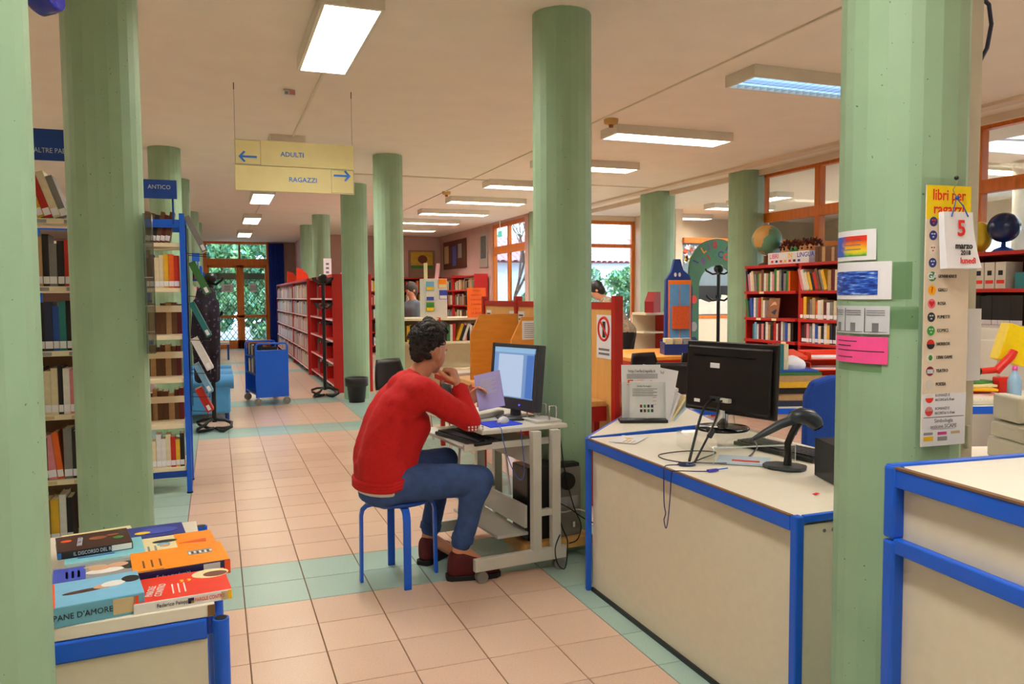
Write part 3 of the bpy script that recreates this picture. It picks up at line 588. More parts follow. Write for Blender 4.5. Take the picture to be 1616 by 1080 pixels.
# cables of the monitor
gp=V((1.70,-1.085,Z))
t=thing('cable_grommet','dark blue round cable outlet in the counter top','grommet',(gp.x,gp.y,gp.z)); b=MB(); b.lathe([(.0,.002),(.03,.002),(.034,.004),(.038,.0)],n=20); b.build('ring',M('grommet_blue',(16,40,90),.4),t)
a=T@V((-.05,.06,.03*sg)); c=T@V((.01,.06,.03*sg))
cable([tuple(a),(a.x-.04,a.y-.02,a.z-.0),(1.84,-.98,.94),(1.72,-1.075,.77)],'thick black cable from monitor down to the counter outlet, left one',r=.006)
cable([tuple(c),(c.x-.05,c.y-.03,c.z-.0),(1.86,-1.05,.92),(1.73,-1.10,.77)],'thick black cable with ferrite lump, right one behind the monitor',r=.005)
tag(MB().cyl((1.835,-1.075,.893),(1.81,-1.085,.868),.012).build('ferrite_lump',BLACK),'black ferrite lump on the monitor cable','cable part')
cable([(1.70,-1.08,.765),(1.66,-.98,.765),(1.70,-.88,.763),(1.85,-.86,.763),(1.95,-.93,.763),(1.82,-1.02,.763),(1.71,-1.09,.763)],'thin black cable looping on the counter under the stand',r=.0025)
cable([(1.74,-1.08,.764),(1.86,-1.14,.764),(2.0,-1.08,.764),(2.1,-1.0,.766),(2.0,-1.15,.82),(1.905,-1.255,.875)],'grey cable leading to the barcode scanner',M('grey_cable',(110,112,116),.5),.003)
cable([(1.69,-1.10,.763),(1.62,-1.08,.763),(1.588,-1.10,.762),(1.578,-1.11,.74),(1.577,-1.115,.62),(1.578,-1.125,.58),(1.577,-1.115,.55),(1.577,-1.13,.52),(1.577,-1.145,.56),(1.577,-1.16,.66),(1.577,-1.17,.75),(1.59,-1.18,.762),(1.66,-1.22,.763),(1.70,-1.235,.763)],'thin dark blue cord hanging over the counter front',M('navy_cord',(30,40,110),.5),.0022)
t=thing('usb_connector','violet blue plug lying on the counter','plug'); MB(frame((1.70,-1.235,Z),(.95,.1,0),(-.1,.95,0))).box(0,.05,-.008,.008,0,.009).build('plug_body',M('plug_violet',(70,60,190),.4),t,.002); MB().tube([(1.748,-1.23,.765),(1.80,-1.225,.765)],.0025).build('plug_tail',INKB,t)
tag(MB(frame((1.84,-1.672,Z),(1,.3,0),(-.3,1,0))).box(0,.025,0,.012,0,.0008).build('red_sticker',INKR),'tiny red sticker on the counter top','sticker')
t=thing('paper_card','white card with yellow arrow taped on the counter corner','card')
KT=frame((1.68,-.56,Z),(.75,.66,0),(-.66,.75,0)); MB(KT).box(0,.19,-.07,.06,0,.0012).build('card_sheet',WHITE,t); MB(KT).prism([(.09,.0),(.13,-.02),(.135,.03)],(0,0,.0012),(1,0,0),(0,1,0),.0006).build('yellow_arrow',C('yellow',(250,200,20)),t)
for k in range(3): MB(KT).box(.02,.075,-.05+k*.02,-.042+k*.02,.0012,.0018).build('print_line',M('faded_orange',(224,170,110),.6),t)
# barcode scanner
t=thing('barcode_scanner','dark grey barcode scanner gun on its gooseneck stand','scanner',(2.03,-1.30,Z))
SG=M('scanner_grey',(46,54,62),.35)
b=MB(); b.prism([(-.095,-.02),(-.06,-.055),(.02,-.065),(.065,-.045),(.075,0),(.065,.045),(.02,.065),(-.06,.055),(-.095,.02)],(0,0,0),(.55,-.83,0),(.83,.55,0),.014); b.build('base',SG,t,.005)
b=MB(); b.tube([(.0,0,.012),(.002,-.002,.06),(.0,0,.1),(.018,-.007,.145),(.04,-.015,.185)],[.017,.014,.014,.014,.016],12); b.build('neck',BLACK,t)
HS=lambda a,z: V((.936*a,-.35*a,z))
b=MB(); b.tube([HS(-.14,.118),HS(-.09,.145),HS(-.03,.178),HS(.03,.2)],[.008,.015,.018,.02],14); b.build('grip',SG,t)
b=MB(); b.tube([HS(.0,.195),HS(.02,.205),HS(.05,.212),HS(.085,.205),HS(.11,.182),HS(.118,.168)],[.012,.027,.033,.034,.031,.024],18); b.build('gun_head',SG,t)
b=MB(); b.tube([HS(.113,.176),HS(.121,.163)],[.022,.022],14); b.build('scan_window',BLACKG,t); b=MB(); b.tube([HS(.02,.18),HS(.035,.155),HS(.028,.135)],[.008,.009,.006],8); b.build('trigger',BLACK,t)
# keyboard, black box
t=thing('keyboard','black keyboard lying by the counter monitor','keyboard'); KT=frame((2.245,-1.02,Z),(.12,-.99,0),(.99,.12,0))
MB(KT).box(-.23,.23,-.08,.08,0,.018).build('key_base',BLACK,t,.003); b=MB(KT)
for i in range(5):
    for j in range(18): b.box(-.22+j*.0245,-.20+j*.0245,-.065+i*.027,-.043+i*.027,.018,.026)
b.build('keys',DGREY,t)
t=thing('receipt_box','black box with white label half hidden by the near column','box'); MB(frame((1.985,-1.62,Z),(.9,-.3,0),(.3,.9,0))).box(0,.12,0,.2,0,.145).build('body',BLACK,t,.003); MB(frame((1.985,-1.62,Z),(.9,-.3,0),(.3,.9,0))).box(.01,.08,-.001,0,.11,.135).build('label_sticker',GY,t)
# flyer holder
t=thing('flyer_holder','clear acrylic flyer stand holding white printed sheets on the counter','flyer stand'); FT=frame((1.975,-.02,Z),(.93,-.36,0),(.36,.93,0))
MB(FT).box(-.01,.25,-.045,.06,0,.016).build('base',BLACK,t,.002); tilt=FT@Matrix.Translation((0,0,.014))@Matrix.Rotation(-.12,4,'X')
MB(tilt).box(0,.24,-.035,-.031,0,.205).build('front_plate',ACRYL,t); MB(tilt).box(0,.24,.045,.049,0,.205).build('back_plate',ACRYL,t); 
for x in (0,.236): MB(tilt).box(x,x+.004,-.031,.045,0,.2).build('side_plate',ACRYL,t)
def sheet(nm,label,Tm,w,h,yy):
    s=thing(nm,label,'paper sheet'); MB(Tm).box(0,w,yy,yy+.002,0,h).build('sheet',WHITE,s); return s
s=sheet('flyer_sheet','front flyer with a grid of small cover pictures in the stand',tilt@Matrix.Translation((.045,0,.01)),.165,.20,-.028); q=tilt@Matrix.Translation((.045,0,.01))
for k in range(5): MB(q).box(.015,.15-(k%2)*.02,-.0288,-.028,.155-k*.009,.158-k*.009).build('print_line',INKG,s)
for i in range(2):
    for j in range(4): MB(q).box(.055+j*.02,.068+j*.02,-.0288,-.028,.03+i*.025,.046+i*.025).build('cover_picture',[C('navy',(18,26,78)),C('brown',(110,50,30)),C('green',(60,140,60)),C('dark',(30,24,26))][(i+j)%4],s)
for j in range(3): MB(q).box(.125,.145,-.0288,-.028,.07+j*.02,.072+j*.02).build('print_mark',INKR,s)
text('Emilia Romagna',.012,INK,s,q@frame((.08,-.0285,.172),(1,0,0),(0,0,1))) 
s=sheet('flyer_sheet','taller flyer headed with a web address in the stand',tilt@Matrix.Translation((.005,0,.01)),.215,.29,.0); q=tilt@Matrix.Translation((.005,0,.01))
text('http://wifed.lepida.it',.024,INK,s,q@frame((.112,-.0008,.255),(1,0,0),(0,0,1)),sx=.78); 
for k in range(4): MB(q).box(.03,.2,-.0008,0,.236-k*.007,.239-k*.007).build('print_line',INKG,s)
MB(q).box(.035,.065,-.0008,0,.19,.207).build('orange_mark',C('orange_red',(236,84,30)),s); MB(q).box(.03,.14,-.0008,0,.18,.183).build('orange_rule',OR,s); text('wifiED',.02,OR,s,q@frame((.1,-.0008,.2),(1,0,0),(0,0,1))); MB(q).prism([(.14,.18),(.19,.178),(.2,.19),(.16,.205)],(0,-.0,0),(1,0,0),(0,0,1),.0008).build('orange_swirl',OR,s)
s=sheet('flyer_sheet','rear flyer tilted to the right in the stand',tilt@Matrix.Translation((.07,0,.02))@Matrix.Rotation(.2,4,'Y'),.2,.29,.022); q=tilt@Matrix.Translation((.07,0,.02))@Matrix.Rotation(.2,4,'Y')
text('http://wifed',.024,INKG,s,q@frame((.08,.0212,.265),(1,0,0),(0,0,1)),sx=.78)
t=thing('paper_fan','fanned sheets with coloured print beside the flyer stand','paper')
for k in range(3): MB(FT@Matrix.Translation((.265,.10,0.003))@Matrix.Rotation(.35+.2*k,4,'Y')@Matrix.Rotation(.1*k,4,'Z')).box(0,.012,-.08,.06,0.0,.16).build('fan_sheet',[WHITE,C('cream',(240,226,176)),M('leaflet_blue')][k],t)
# ============================================================ PAPERS ON THE NEAR COLUMN
CX,CY,CR_=1.745,-2.10,.1645
def picmat(name,kind):
    mt=bpy.data.materials.new(name); mt.use_nodes=True; nt=mt.node_tree; N=nt.nodes; L=nt.links; b=N['Principled BSDF']; b.inputs['Roughness'].default_value=.5
    tc=N.new('ShaderNodeTexCoord'); sx=N.new('ShaderNodeSeparateXYZ'); L.new(tc.outputs['Generated'],sx.inputs[0])
    no=N.new('ShaderNodeTexNoise'); no.inputs['Detail'].default_value=6; mp=N.new('ShaderNodeMapping'); L.new(tc.outputs['Generated'],mp.inputs[0]); L.new(mp.outputs[0],no.inputs[0])
    def ramp(cols):
        r=N.new('ShaderNodeValToRGB')
        while len(r.color_ramp.elements)<len(cols): r.color_ramp.elements.new(.5)
        for e,(p,c) in zip(r.color_ramp.elements,cols): e.position=p; e.color=(*lin(c),1)
        return r
    if kind=='rainbow':
        no.inputs['Scale'].default_value=5
        ad=N.new('ShaderNodeMath'); ad.operation='MULTIPLY_ADD'; ad.inputs[1].default_value=.25; L.new(no.outputs[0],ad.inputs[0]); L.new(sx.outputs['Z'],ad.inputs[2])
        r=ramp([(.15,(60,170,70)),(.35,(240,220,40)),(.65,(250,160,30)),(.9,(230,50,30))]); L.new(ad.outputs[0],r.inputs[0])
        a2=N.new('ShaderNodeMath'); a2.operation='MULTIPLY_ADD'; a2.inputs[1].default_value=.5; L.new(no.outputs[0],a2.inputs[0]); L.new(sx.outputs['Y'],a2.inputs[2])
        r2=ramp([(.75,(0,0,0)),(1.0,(255,255,255))]); L.new(a2.outputs[0],r2.inputs[0]); mx=N.new('ShaderNodeMix'); mx.data_type='RGBA'; L.new(r2.outputs[0],mx.inputs[0]); L.new(r.outputs[0],mx.inputs[6]); mx.inputs[7].default_value=(*lin((40,90,200)),1); L.new(mx.outputs[2],b.inputs['Base Color'])
    else:
        no.inputs['Scale'].default_value=3; mp.inputs['Scale'].default_value=(.5,1.2,4)
        r=ramp([(.40,(10,40,130)),(.52,(30,90,210)),(.62,(110,160,230)),(.72,(230,236,246))]); L.new(no.outputs[0],r.inputs[0]); L.new(r.outputs[0],b.inputs['Base Color'])
    return mt
def col_patch(a0,a1,z0,z1,off,mat,parent,name,n=14,dz=0):
    b=MB(); vs=[];fs=[]
    for i in range(n+1):
        a=math.radians(a0+(a1-a0)*i/n)
        for (rr,z) in ((CR_+off,z0+dz*i/n),(CR_+off,z1+dz*i/n),(CR_+off+.0006,z1+dz*i/n),(CR_+off+.0006,z0+dz*i/n)): vs.append((CX+rr*math.cos(a),CY+rr*math.sin(a),z))
    for i in range(n):
        for k in range(4): fs.append((i*4+k,i*4+(k+1)%4,(i+1)*4+(k+1)%4,(i+1)*4+k))
    fs+=[(0,1,2,3),(n*4+3,n*4+2,n*4+1,n*4)]
    b.add(vs,fs,sm=False); return b.build(name,mat,parent)
t=thing('rainbow_card','white card with a rainbow coloured picture taped on the column','card'); col_patch(-212,-157,1.548,1.632,.0015,WHITE,t,'sheet'); col_patch(-212,-166,1.560,1.616,.0025,picmat('rainbow_print','rainbow'),t,'picture')
for k in range(3): col_patch(-195,-172,1.602-k*.012,1.604-k*.012,.0034,INKG,t,'print_line')
t=thing('sky_card','white card with a blue cloudy sky picture taped on the column','card'); col_patch(-212,-143,1.44,1.543,.0015,WHITE,t,'sheet'); col_patch(-212,-155,1.452,1.518,.0025,picmat('sky_print','sky'),t,'picture')
t=thing('comic_strip','black and white comic strip taped on the column','comic strip'); col_patch(-212,-144,1.345,1.422,.0015,M('newsprint',(206,210,218),.7),t,'sheet')
for a0,a1 in ((-210,-193),(-191,-169),(-167,-146)):
    for z in (1.408,1.402,1.396): col_patch(a0+2,a1-2,z,z+.002,.0025,INKG,t,'balloon_line',6)
    col_patch(a0,a0+.6,1.35,1.416,.0025,INK,t,'panel_line',1); col_patch(a0,a1,1.350,1.3508,.0025,INK,t,'panel_line',6)
    col_patch((a0+a1)/2-3,(a0+a1)/2+3,1.352,1.375,.0025,INKG,t,'panel_drawing',3)
t=thing('pink_note','bright pink note with handwriting-like lines taped on the column','note'); col_patch(-212,-145,1.263,1.337,.0015,M('hot_pink_paper',(255,84,160),.6),t,'sheet')
for k,(a1) in enumerate((-175,-182,-148,-180)): col_patch(-204,a1,1.322-k*.013-(.006 if k==3 else 0),1.324-k*.013-(.006 if k==3 else 0),.0025,INK,t,'written_line',8)
for (a0,a1,z0,z1) in ((-142,-126,1.44,1.54),(-143,-120,1.36,1.42),(-203,-150,1.24,1.262)):
    tag(col_patch(a0,a1,z0,z1,.0012,GL('clear_tape_%d'%(-a0),(.86,.92,.86),.1,.3),None,'adhesive_tape'),'strip of clear tape on the near column %s'%('beside the sky card' if a0==-142 else 'beside the comic strip' if a0==-143 else 'under the pink note'),'tape')
# ---- reading list board
t=thing('reading_list','tall cream reading list with round symbols headed libri per ragazzi','poster')
PT_=frame((1.652,-2.270,1.048),(1,-.055,0),(0,0,1)); W=.148; HH=.69
MB(PT_).box(-.006,W+.006,-.002,HH+.02,-.004,-.003).build('plastic_sleeve',ACRYL,t)
MB(PT_).box(0,W,.0,HH,-.003,0).build('board',M('list_cream',(232,216,196),.5),t); MB(PT_).box(0,W,HH-.088,HH,0,.0006).build('yellow_heading',C('heading_yellow',(252,220,20)),t)
def pt(x,y): return PT_@Matrix.Translation((x,y,.0008))
text('libri per',.040,INKR,t,pt(W/2,HH-.026),sx=.86,bold=.0006); text('ragazzi',.038,INKR,t,pt(W/2,HH-.062),sx=1.0,bold=.0006)
MB(PT_).box(0,W,0,.14,0,.0005).build('white_lower_sheet',WHITE,t)
rows=[('',(24,34,110),INKR),('',(24,40,120),None),('',(230,226,214),INKR),('',(24,40,120),None),('GIOVANI ADULTI',(70,150,90),None),('GIALLI',(250,180,20),INKR),('ROSA',(240,120,150),INKR),('FUMETTI',(40,46,50),None),('COMICI',(60,160,60),INKW),('HORROR',(200,40,30),INK),('LIBRI GAME',(232,230,220),None),('TEATRO',(140,24,40),INKW),('POESIA',(222,214,204),None),('ROMANZI E\nRACCONTI da 8 a 10 anni',(236,230,226),INKR),('ROMANZI E\nRACCONTI da 11 a 14 anni',(224,60,50),INKW)]
for k,(tx,cc,ik) in enumerate(rows):
    y=HH-.095-k*.0358; 
    dm=M('symbol_%d'%k,cc,.5); b=MB(PT_); n=24
    b.prism([(.024+.0127*math.cos(2*PI*q/n),y+.0127*math.sin(2*PI*q/n)) for q in range(n)],(0,0,.0005),(1,0,0),(0,1,0),.0005); sy=b.build('symbol',dm,t)
    def half(nm,mt,z=.001):
        b=MB(PT_); b.prism([(.024+.0132*math.cos(PI+PI*q/12),y+.0132*math.sin(PI+PI*q/12)) for q in range(13)],(0,0,z),(1,0,0),(0,1,0),.0004); b.build(nm,mt,sy)
    if k in (13,): half('red_half',INKR)
    elif k==14:
        for i in range(4):
            for j in range(3): MB(PT_).box(.014+i*.0055,.017+i*.0055,y+.001+j*.004,y+.0035+j*.004,.001,.0014).build('white_dot',INKW,sy)
    elif k==9: half('dark_half',INK)
    elif k==5: text('?',.022,INKR,sy,PT_@Matrix.Translation((.024,y,.0013)),bold=.0004)
    elif k==4: text('GA',.024,WHITE,sy,PT_@Matrix.Translation((.024,y,.0013)),bold=.0004)
    elif k==6:
        MB(PT_).prism([(.024,y-.009),(.033,y+.001),(.032,y+.006),(.028,y+.007),(.024,y+.004),(.020,y+.007),(.016,y+.006),(.015,y+.001)],(0,0,.001),(1,0,0),(0,1,0),.0004).build('heart',INKR,sy)
    elif k==10: MB(PT_).prism([(.024+.007*math.cos(PI/3*q),y+.008*math.sin(PI/3*q)) for q in range(6)],(0,0,.001),(1,0,0),(0,1,0),.0004).build('die',C('green',(60,140,60)),sy)
    elif k==11: MB(PT_).box(.014,.034,y-.006,y+.005,.001,.0014).build('mask_panel',INKW,sy)
    elif k in (7,8,0,1,2,3):
        for (dx,dy) in ((-.004,.004),(.004,.004),(0,-.004)): MB(PT_).box(.024+dx-.0025,.024+dx+.0025,y+dy-.0018,y+dy+.0018,.001,.0014).build('symbol_mark',INKR if k in(0,2) else INKW,sy)
    if tx:
        ls=tx.split('\n')
        for q,l in enumerate(ls): text(l,.0125 if len(ls)==1 else .0105,INK if k<13 else INKG,t,pt(.044,y+(0 if len(ls)==1 else .006-.012*q)),align='LEFT',sx=.86 if len(l)<14 else (.62 if k==4 else .55))
MB(PT_).box(.006,W-.006,.0765,.078,.0005,.001).build('rule',INK,t)
text('Simbologia',.0145,INKG,t,pt(W/2,.067)); text('sezione SCAPE',.0145,INKG,t,pt(W/2,.052)); MB(PT_).box(W/2-.04,W/2+.04,.0445,.0452,.0005,.001).build('rule',INKG,t)
for (x,y,w_,h_,c_) in ((.008,.030,.03,.007,'grey'),(.008,.014,.032,.012,'yellow'),(.055,.029,.03,.008,'magenta'),(.055,.013,.032,.011,'grey'),(.1,.03,.03,.007,'paper_tan')): MB(PT_).box(x,x+w_,y,y+h_,.0005,.001).build('small_logo',MATS['print_'+c_],t)
# ---- tear-off calendar
t=thing('calendar_block','white tear-off calendar showing 5 marzo 2018 tied with blue string','calendar')
CT=frame((1.688,-2.3,1.52),(1,-.06,0),(0,.05,1)); 
b=MB(CT); vs=[];n=8
for i in range(n+1):
    z=i/n*.148; bow=.016*(1-i/n)**2; xo=.02*(1-i/n)**2
    for (x,d) in ((0-.0+xo*.1,-.018),(.095+xo*.5,-.014),(.095+xo*.5,.0+bow),(0+xo*.1,.0+bow*.3)): vs.append((x,z,d))
fs=[(0,1,2,3),(n*4+3,n*4+2,n*4+1,n*4)]
for i in range(n):
    for k in range(4): fs.append((i*4+k,i*4+(k+1)%4,(i+1)*4+(k+1)%4,(i+1)*4+k))
b.add(vs,fs); b.build('page_pad',WHITE,t)
def ct(x,y,z): return CT@Matrix.Translation((x,y,z))@Matrix.Rotation(math.radians(4),4,'Y')
text('5',.058,INKR,t,CT@Matrix.Translation((.052,.103,.0045)),bold=.0012); text('marzo',.0225,INK,t,CT@Matrix.Translation((.057,.058,.0065)),bold=.0006); text('2018',.0165,INK,t,CT@Matrix.Translation((.060,.040,.0085)),bold=.0004); text('lunedì',.0215,INKR,t,CT@Matrix.Translation((.064,.019,.0118)),bold=.0004)
b=MB(); b.tube([CT@V((.02,.135,.004)),CT@V((.035,.165,.0)),CT@V((.045,.185,-.004)),CT@V((.062,.165,0)),CT@V((.075,.135,.004))],.0016); b.tube([CT@V((.045,.185,-.004)),CT@V((.03,.205,.0)),CT@V((.042,.225,.004)),CT@V((.04,.235,.004))],.001,mi=1); b.sphere(CT@V((.046,.185,-.002)),.006,10,8); b.sphere(CT@V((.04,.236,.002)),.006,10,8,mi=2); b.build('string',[M('string_blue',(40,80,160),.6),STEEL,DK],t)
tag(MB(frame((1.925,-2.155,1.20),(.5,-.03,.0),(0.1,0,1))).box(0,.075,0,.21,-.001,.0).build('note_sheet',WHITE),'printed white sheet hanging on the cream trunking','paper sheet')
# blue round lamp/sign on left column
t=thing('blue_disc','glossy dark blue round disc mounted high on the left column','disc'); DM=M('disc_blue',(24,28,150),.15)
b=MB(frame((-.398,-2.005,2.070),(.35,.93,.0),(-.3,.1,.9))); n=28
b.lathe([(0,-.025),(.042,-.025),(.047,-.02),(.049,.0),(.049,.016),(.046,.019),(.042,.016),(0,.016)],n=n); b.build('disc_body',DM,t)
MB().tube([(-.41,-2.01,2.08),(-.47,-2.13,2.10)],.012).build('bracket',DM,t)
# clear leaflet pocket on the second column
t=thing('leaflet_pocket','narrow clear plastic pocket hung on the column beside blue shelf','holder'); MB().box(-.394,-.358,.16,.26,1.20,1.845).build('pocket',GL('pocket_plastic',(.62,.62,.6),.3,.15),t)
for z in (1.30,1.42,1.55,1.70): MB().box(-.3945,-.3575,.159,.161,z,z+.004).build('pocket_seam',GY,t)
# ============================================================ PEOPLE
def cap(b,p0,r0,p1,r1,n=16,sq=None):
    """tapered capsule"""
    p0=V(p0);p1=V(p1);d=p1-p0;L_=d.length
    d=d/L_ if L_>1e-6 else V((0,0,1))
    a=d.cross(V((0,0,1)) if abs(d.z)<.95 else V((1,0,0))).normalized();c=d.cross(a)
    rings=[]
    for k in range(1,5): t=PI/2*k/4; rings.append((p0-d*r0*math.cos(t),r0*math.sin(t)))
    for k in range(0,4): t=PI/2*k/4; rings.append((p1+d*r1*math.sin(t),r1*math.cos(t)))
    vs=[p0-d*r0]; fs=[]
    for p,r in rings: vs+=[p+a*(r*math.cos(2*PI*i/n))+c*(r*math.sin(2*PI*i/n)) for i in range(n)]
    vs.append(p1+d*r1); m_=len(rings)
    for i in range(n): fs.append((0,1+(i+1)%n,1+i)); fs.append((len(vs)-1,1+(m_-1)*n+i,1+(m_-1)*n+(i+1)%n))
    for k in range(m_-1):
        for i in range(n): j=(i+1)%n; fs.append((1+k*n+i,1+k*n+j,1+(k+1)*n+j,1+(k+1)*n+i))
    b.add(vs,fs)
def ell(b,c,rx,ry,rz,rot=None,n=20):
    T0=b.T; b.T=T0@Matrix.Translation(V(c))@(rot.to_4x4() if rot else Matrix.Identity(4)); b.sphere((0,0,0),1,n,12,(rx,ry,rz)); b.T=T0
def skin(name,b,mat,parent,vox=.01,smooth=6,fac=.5,bump=None):
    me=bpy.data.meshes.new('tmp'); me.from_pydata([tuple(p) for p in b.v],[],b.f); o=bpy.data.objects.new('tmp',me); COL.objects.link(o)
    r=o.modifiers.new('r','REMESH'); r.mode='VOXEL'; r.voxel_size=vox
    s=o.modifiers.new('s','SMOOTH'); s.factor=fac; s.iterations=smooth
    bpy.context.view_layer.update()
    nm=bpy.data.meshes.new_from_object(o.evaluated_get(bpy.context.evaluated_depsgraph_get())); bpy.data.objects.remove(o)
    nm.name=name; nm.materials.clear()
    for q in (mat if isinstance(mat,list) else [mat]): nm.materials.append(q)
    nm.polygons.foreach_set('use_smooth',[True]*len(nm.polygons))
    ob=bpy.data.objects.new(name,nm); COL.objects.link(ob)
    if parent: ob.parent=parent
    return ob
def chain(b,pts,rs,n=16):
    for i in range(len(pts)-1): cap(b,pts[i],rs[i],pts[i+1],rs[i+1],n)
SKIN=M('skin',(206,140,108),.5,var=.06,scale=30); SKIN.node_tree.nodes['Principled BSDF'].inputs['Subsurface Weight'].default_value=.08
HAIR=M('dark_brown_hair',(28,19,14),.55,var=.5,scale=70,bump=.9); SWEAT=M('red_wool',(196,14,18),.85,var=.08,scale=60,bump=.12); JEANS=M('blue_denim',(52,78,130),.85,var=.22,scale=18,bump=.1); SHIRT=M('white_cotton',(226,222,216),.8); SHOE=M('maroon_suede',(84,12,16),.75,var=.2); SOLE=M('black_sole',(18,16,18),.7)
def hand(b,wrist,d,up,side,curl,thumb=1,fl=.078,spread=.02,s=1.0):
    """palm + five fingers. d: direction of palm, up: back-of-hand normal; curl: bend per joint in radians"""
    w=V(wrist);d=V(d).normalized();up=V(up);up=(up-d*up.dot(d)).normalized();x=d.cross(up)*side
    for k in (-1.5,-.5,.5,1.5): cap(b,w+x*(k*.010*s),.014*s,w+d*(.075*s)+x*(k*.019*s),.0125*s,12)
    for k,(off,ln) in enumerate(((-1.5,.068),(-.5,.078),(.5,.074),(1.5,.058))):
        p=w+d*(.08*s)+x*(off*.019*s); dr=d.copy(); ax=x.copy(); r=.0095*s
        for j,fr in enumerate((.45,.32,.23)):
            dr=Matrix.Rotation(-curl*side*(1 if j else .8),3,ax)@dr; q=p+dr*(ln*s*fr*1.05); cap(b,p,r,q,r*.92,10); p=q; r*=.92
    tb=w+x*(-.02*s*thumb)+d*(.025*s); td=(d*.6-x*(.75*thumb)-up*.35).normalized(); p=tb
    for ln in (.04,.032,.026):
        q=p+td*(ln*s); cap(b,p,.0115*s,q,.010*s,10); p=q; td=(td*.8+d*.35-up*.15).normalized()
def head(b,c,face,up,s=1.0,jaw=1.0):
    """c: head centre; face: facing direction"""
    f=V(face).normalized();u=V(up);u=(u-f*u.dot(f)).normalized();r=f.cross(u); R=Matrix((f,-r,u)).transposed(); T0=b.T
    b.T=Matrix.Translation(V(c))@R.to_4x4()@Matrix.Scale(s,4)
    b.sphere((-.012,0,.025),1,20,14,(.098,.076,.098))          # skull
    b.sphere((.035,0,-.03),1,18,12,(.058,.062,.078))           # face
    b.sphere((.058,0,-.088),1,14,10,(.028,.030,.026))          # chin
    b.sphere((.010,0,-.075),1,14,10,(.05,.055,.04))            # jaw
    b.sphere((.094,0,-.022),1,10,8,(.022,.013,.014)); b.sphere((.088,0,.0),1,10,8,(.012,.010,.026))   # nose
    b.sphere((.078,0,.022),1,12,8,(.018,.05,.012))             # brow
    b.sphere((.088,0,-.056),1,10,8,(.012,.024,.007)); b.sphere((.085,0,-.066),1,10,8,(.012,.021,.007))   # lips
    for y in (-.079,.079): b.sphere((-.008,y,-.012),1,12,10,(.020,.009,.033)); b.sphere((.0,y*1.02,-.035),1,8,6,(.009,.007,.012))
    T=b.T; b.T=T0; return T
def eyes(T,parent,s=1):
    for y in (-.032,.032):
        m1=MB(T); m1.sphere((.0695,y,.003),.0125,12,10); e=m1.build('eye',M('eye_white',(232,228,222),.2),parent)
        m2=MB(T); m2.sphere((.0775,y,.003),.0056,10,8); m2.build('iris',M('eye_brown',(40,24,16),.2),e)
# ---------------------------------------------------------------- the seated man
HC=V((.950,.165,1.175)); FD=V((.86,.44,-.24)); HU=V((.24,.06,.97))
neck0=V((.855,.15,1.02)); neck1=V((.925,.16,1.105))
sh_r=V((.855,-.035,.985)); sh_l=V((.875,.33,.985)); el_r=V((1.115,-.005,.815)); wr_r=V((1.075,.075,.985)); el_l=V((1.12,.42,.81)); wr_l=V((1.195,.30,.87))
hip_r=V((.70,.055,.495)); hip_l=V((.70,.235,.495)); kn_r=V((1.165,.01,.505)); kn_l=V((1.06,.30,.555)); an_r=V((1.05,.005,.15)); an_l=V((.965,.31,.14))
b=MB()
spine=[V((.72,.145,.50)),V((.71,.145,.62)),V((.735,.147,.75)),V((.785,.15,.87)),V((.825,.15,.955))]
for y in (-.055,0,.055): chain(b,[p+V((0,y,0)) for p in spine],[.085,.08,.082,.082,.07])
chain(b,[neck0,neck1],[.058,.052]); HT=head(b,HC,FD,HU)
chain(b,[sh_r,el_r,wr_r],[.052,.040,.028]); chain(b,[sh_l,el_l,wr_l],[.052,.040,.028])
chain(b,[hip_r,kn_r,an_r],[.085,.055,.038]); chain(b,[hip_l,kn_l,an_l],[.085,.055,.038])
for a,dx in ((an_r,.12),(an_l,.12)): chain(b,[a,a+V((dx,0,-.085))],[.036,.03])
hand(b,wr_r,(-.16,.10,.55),(.75,-.45,.2),1,1.3,thumb=1,s=1.12)
hand(b,wr_l,(.55,-.25,.55),(.3,.8,.3),1,.55,thumb=-1,s=.95)
man=skin('person',b,SKIN,None,.0052,3,.5); tag(man,'man in red sweater and jeans seated on blue stool, reading','person')
eyes(HT,man)
# sweater
b=MB()
tor=[V((.66,.145,.61)),V((.658,.145,.63)),V((.668,.147,.68)),V((.70,.148,.79)),V((.75,.15,.89)),V((.805,.15,.965))]
for y in (-.075,-.025,.025,.075): chain(b,[p+V((.02 if abs(y)<.05 else .012,y,0)) for p in tor],[.124,.124,.120,.115,.110,.088])
for y in (-.06,.06): chain(b,[V((.75,.145+y,.56)),V((.78,.145+y,.68)),V((.83,.15+y,.80))],[.085,.09,.10])
b.T=Matrix.Translation((.683,.145,0))@Matrix.Diagonal((.140,.20,1,1)); b.cyl((0,0,.500),(0,0,.62),1,1,32); b.T=Matrix.Identity(4)
chain(b,[V((.80,.15,.985)),V((.862,.152,1.025))],[.088,.064])
for sh,el,wr in ((sh_r,el_r,wr_r),(sh_l,el_l,wr_l)):
    s=1 if sh is sh_l else -1
    chain(b,[V((.83,.15+s*.08,.985)),sh,sh.lerp(el,.5)+V((0,0,-.004)),el,el.lerp(wr,.5),wr.lerp(el,.10)],[.086,.076,.069,.055,.052,.045])
    cap(b,V((.79,.15+s*.12,.91)),.08,sh+V((0,0,-.02)),.07)
sw=skin('sweater',b,SWEAT,man,.0085,16,.5); sw['label']='red knitted sweater with ribbed hem'
md=sw.modifiers.new('folds','DISPLACE'); tx=bpy.data.textures.new('folds','CLOUDS'); tx.noise_scale=.09; md.texture=tx; md.strength=.014; md.mid_level=.5
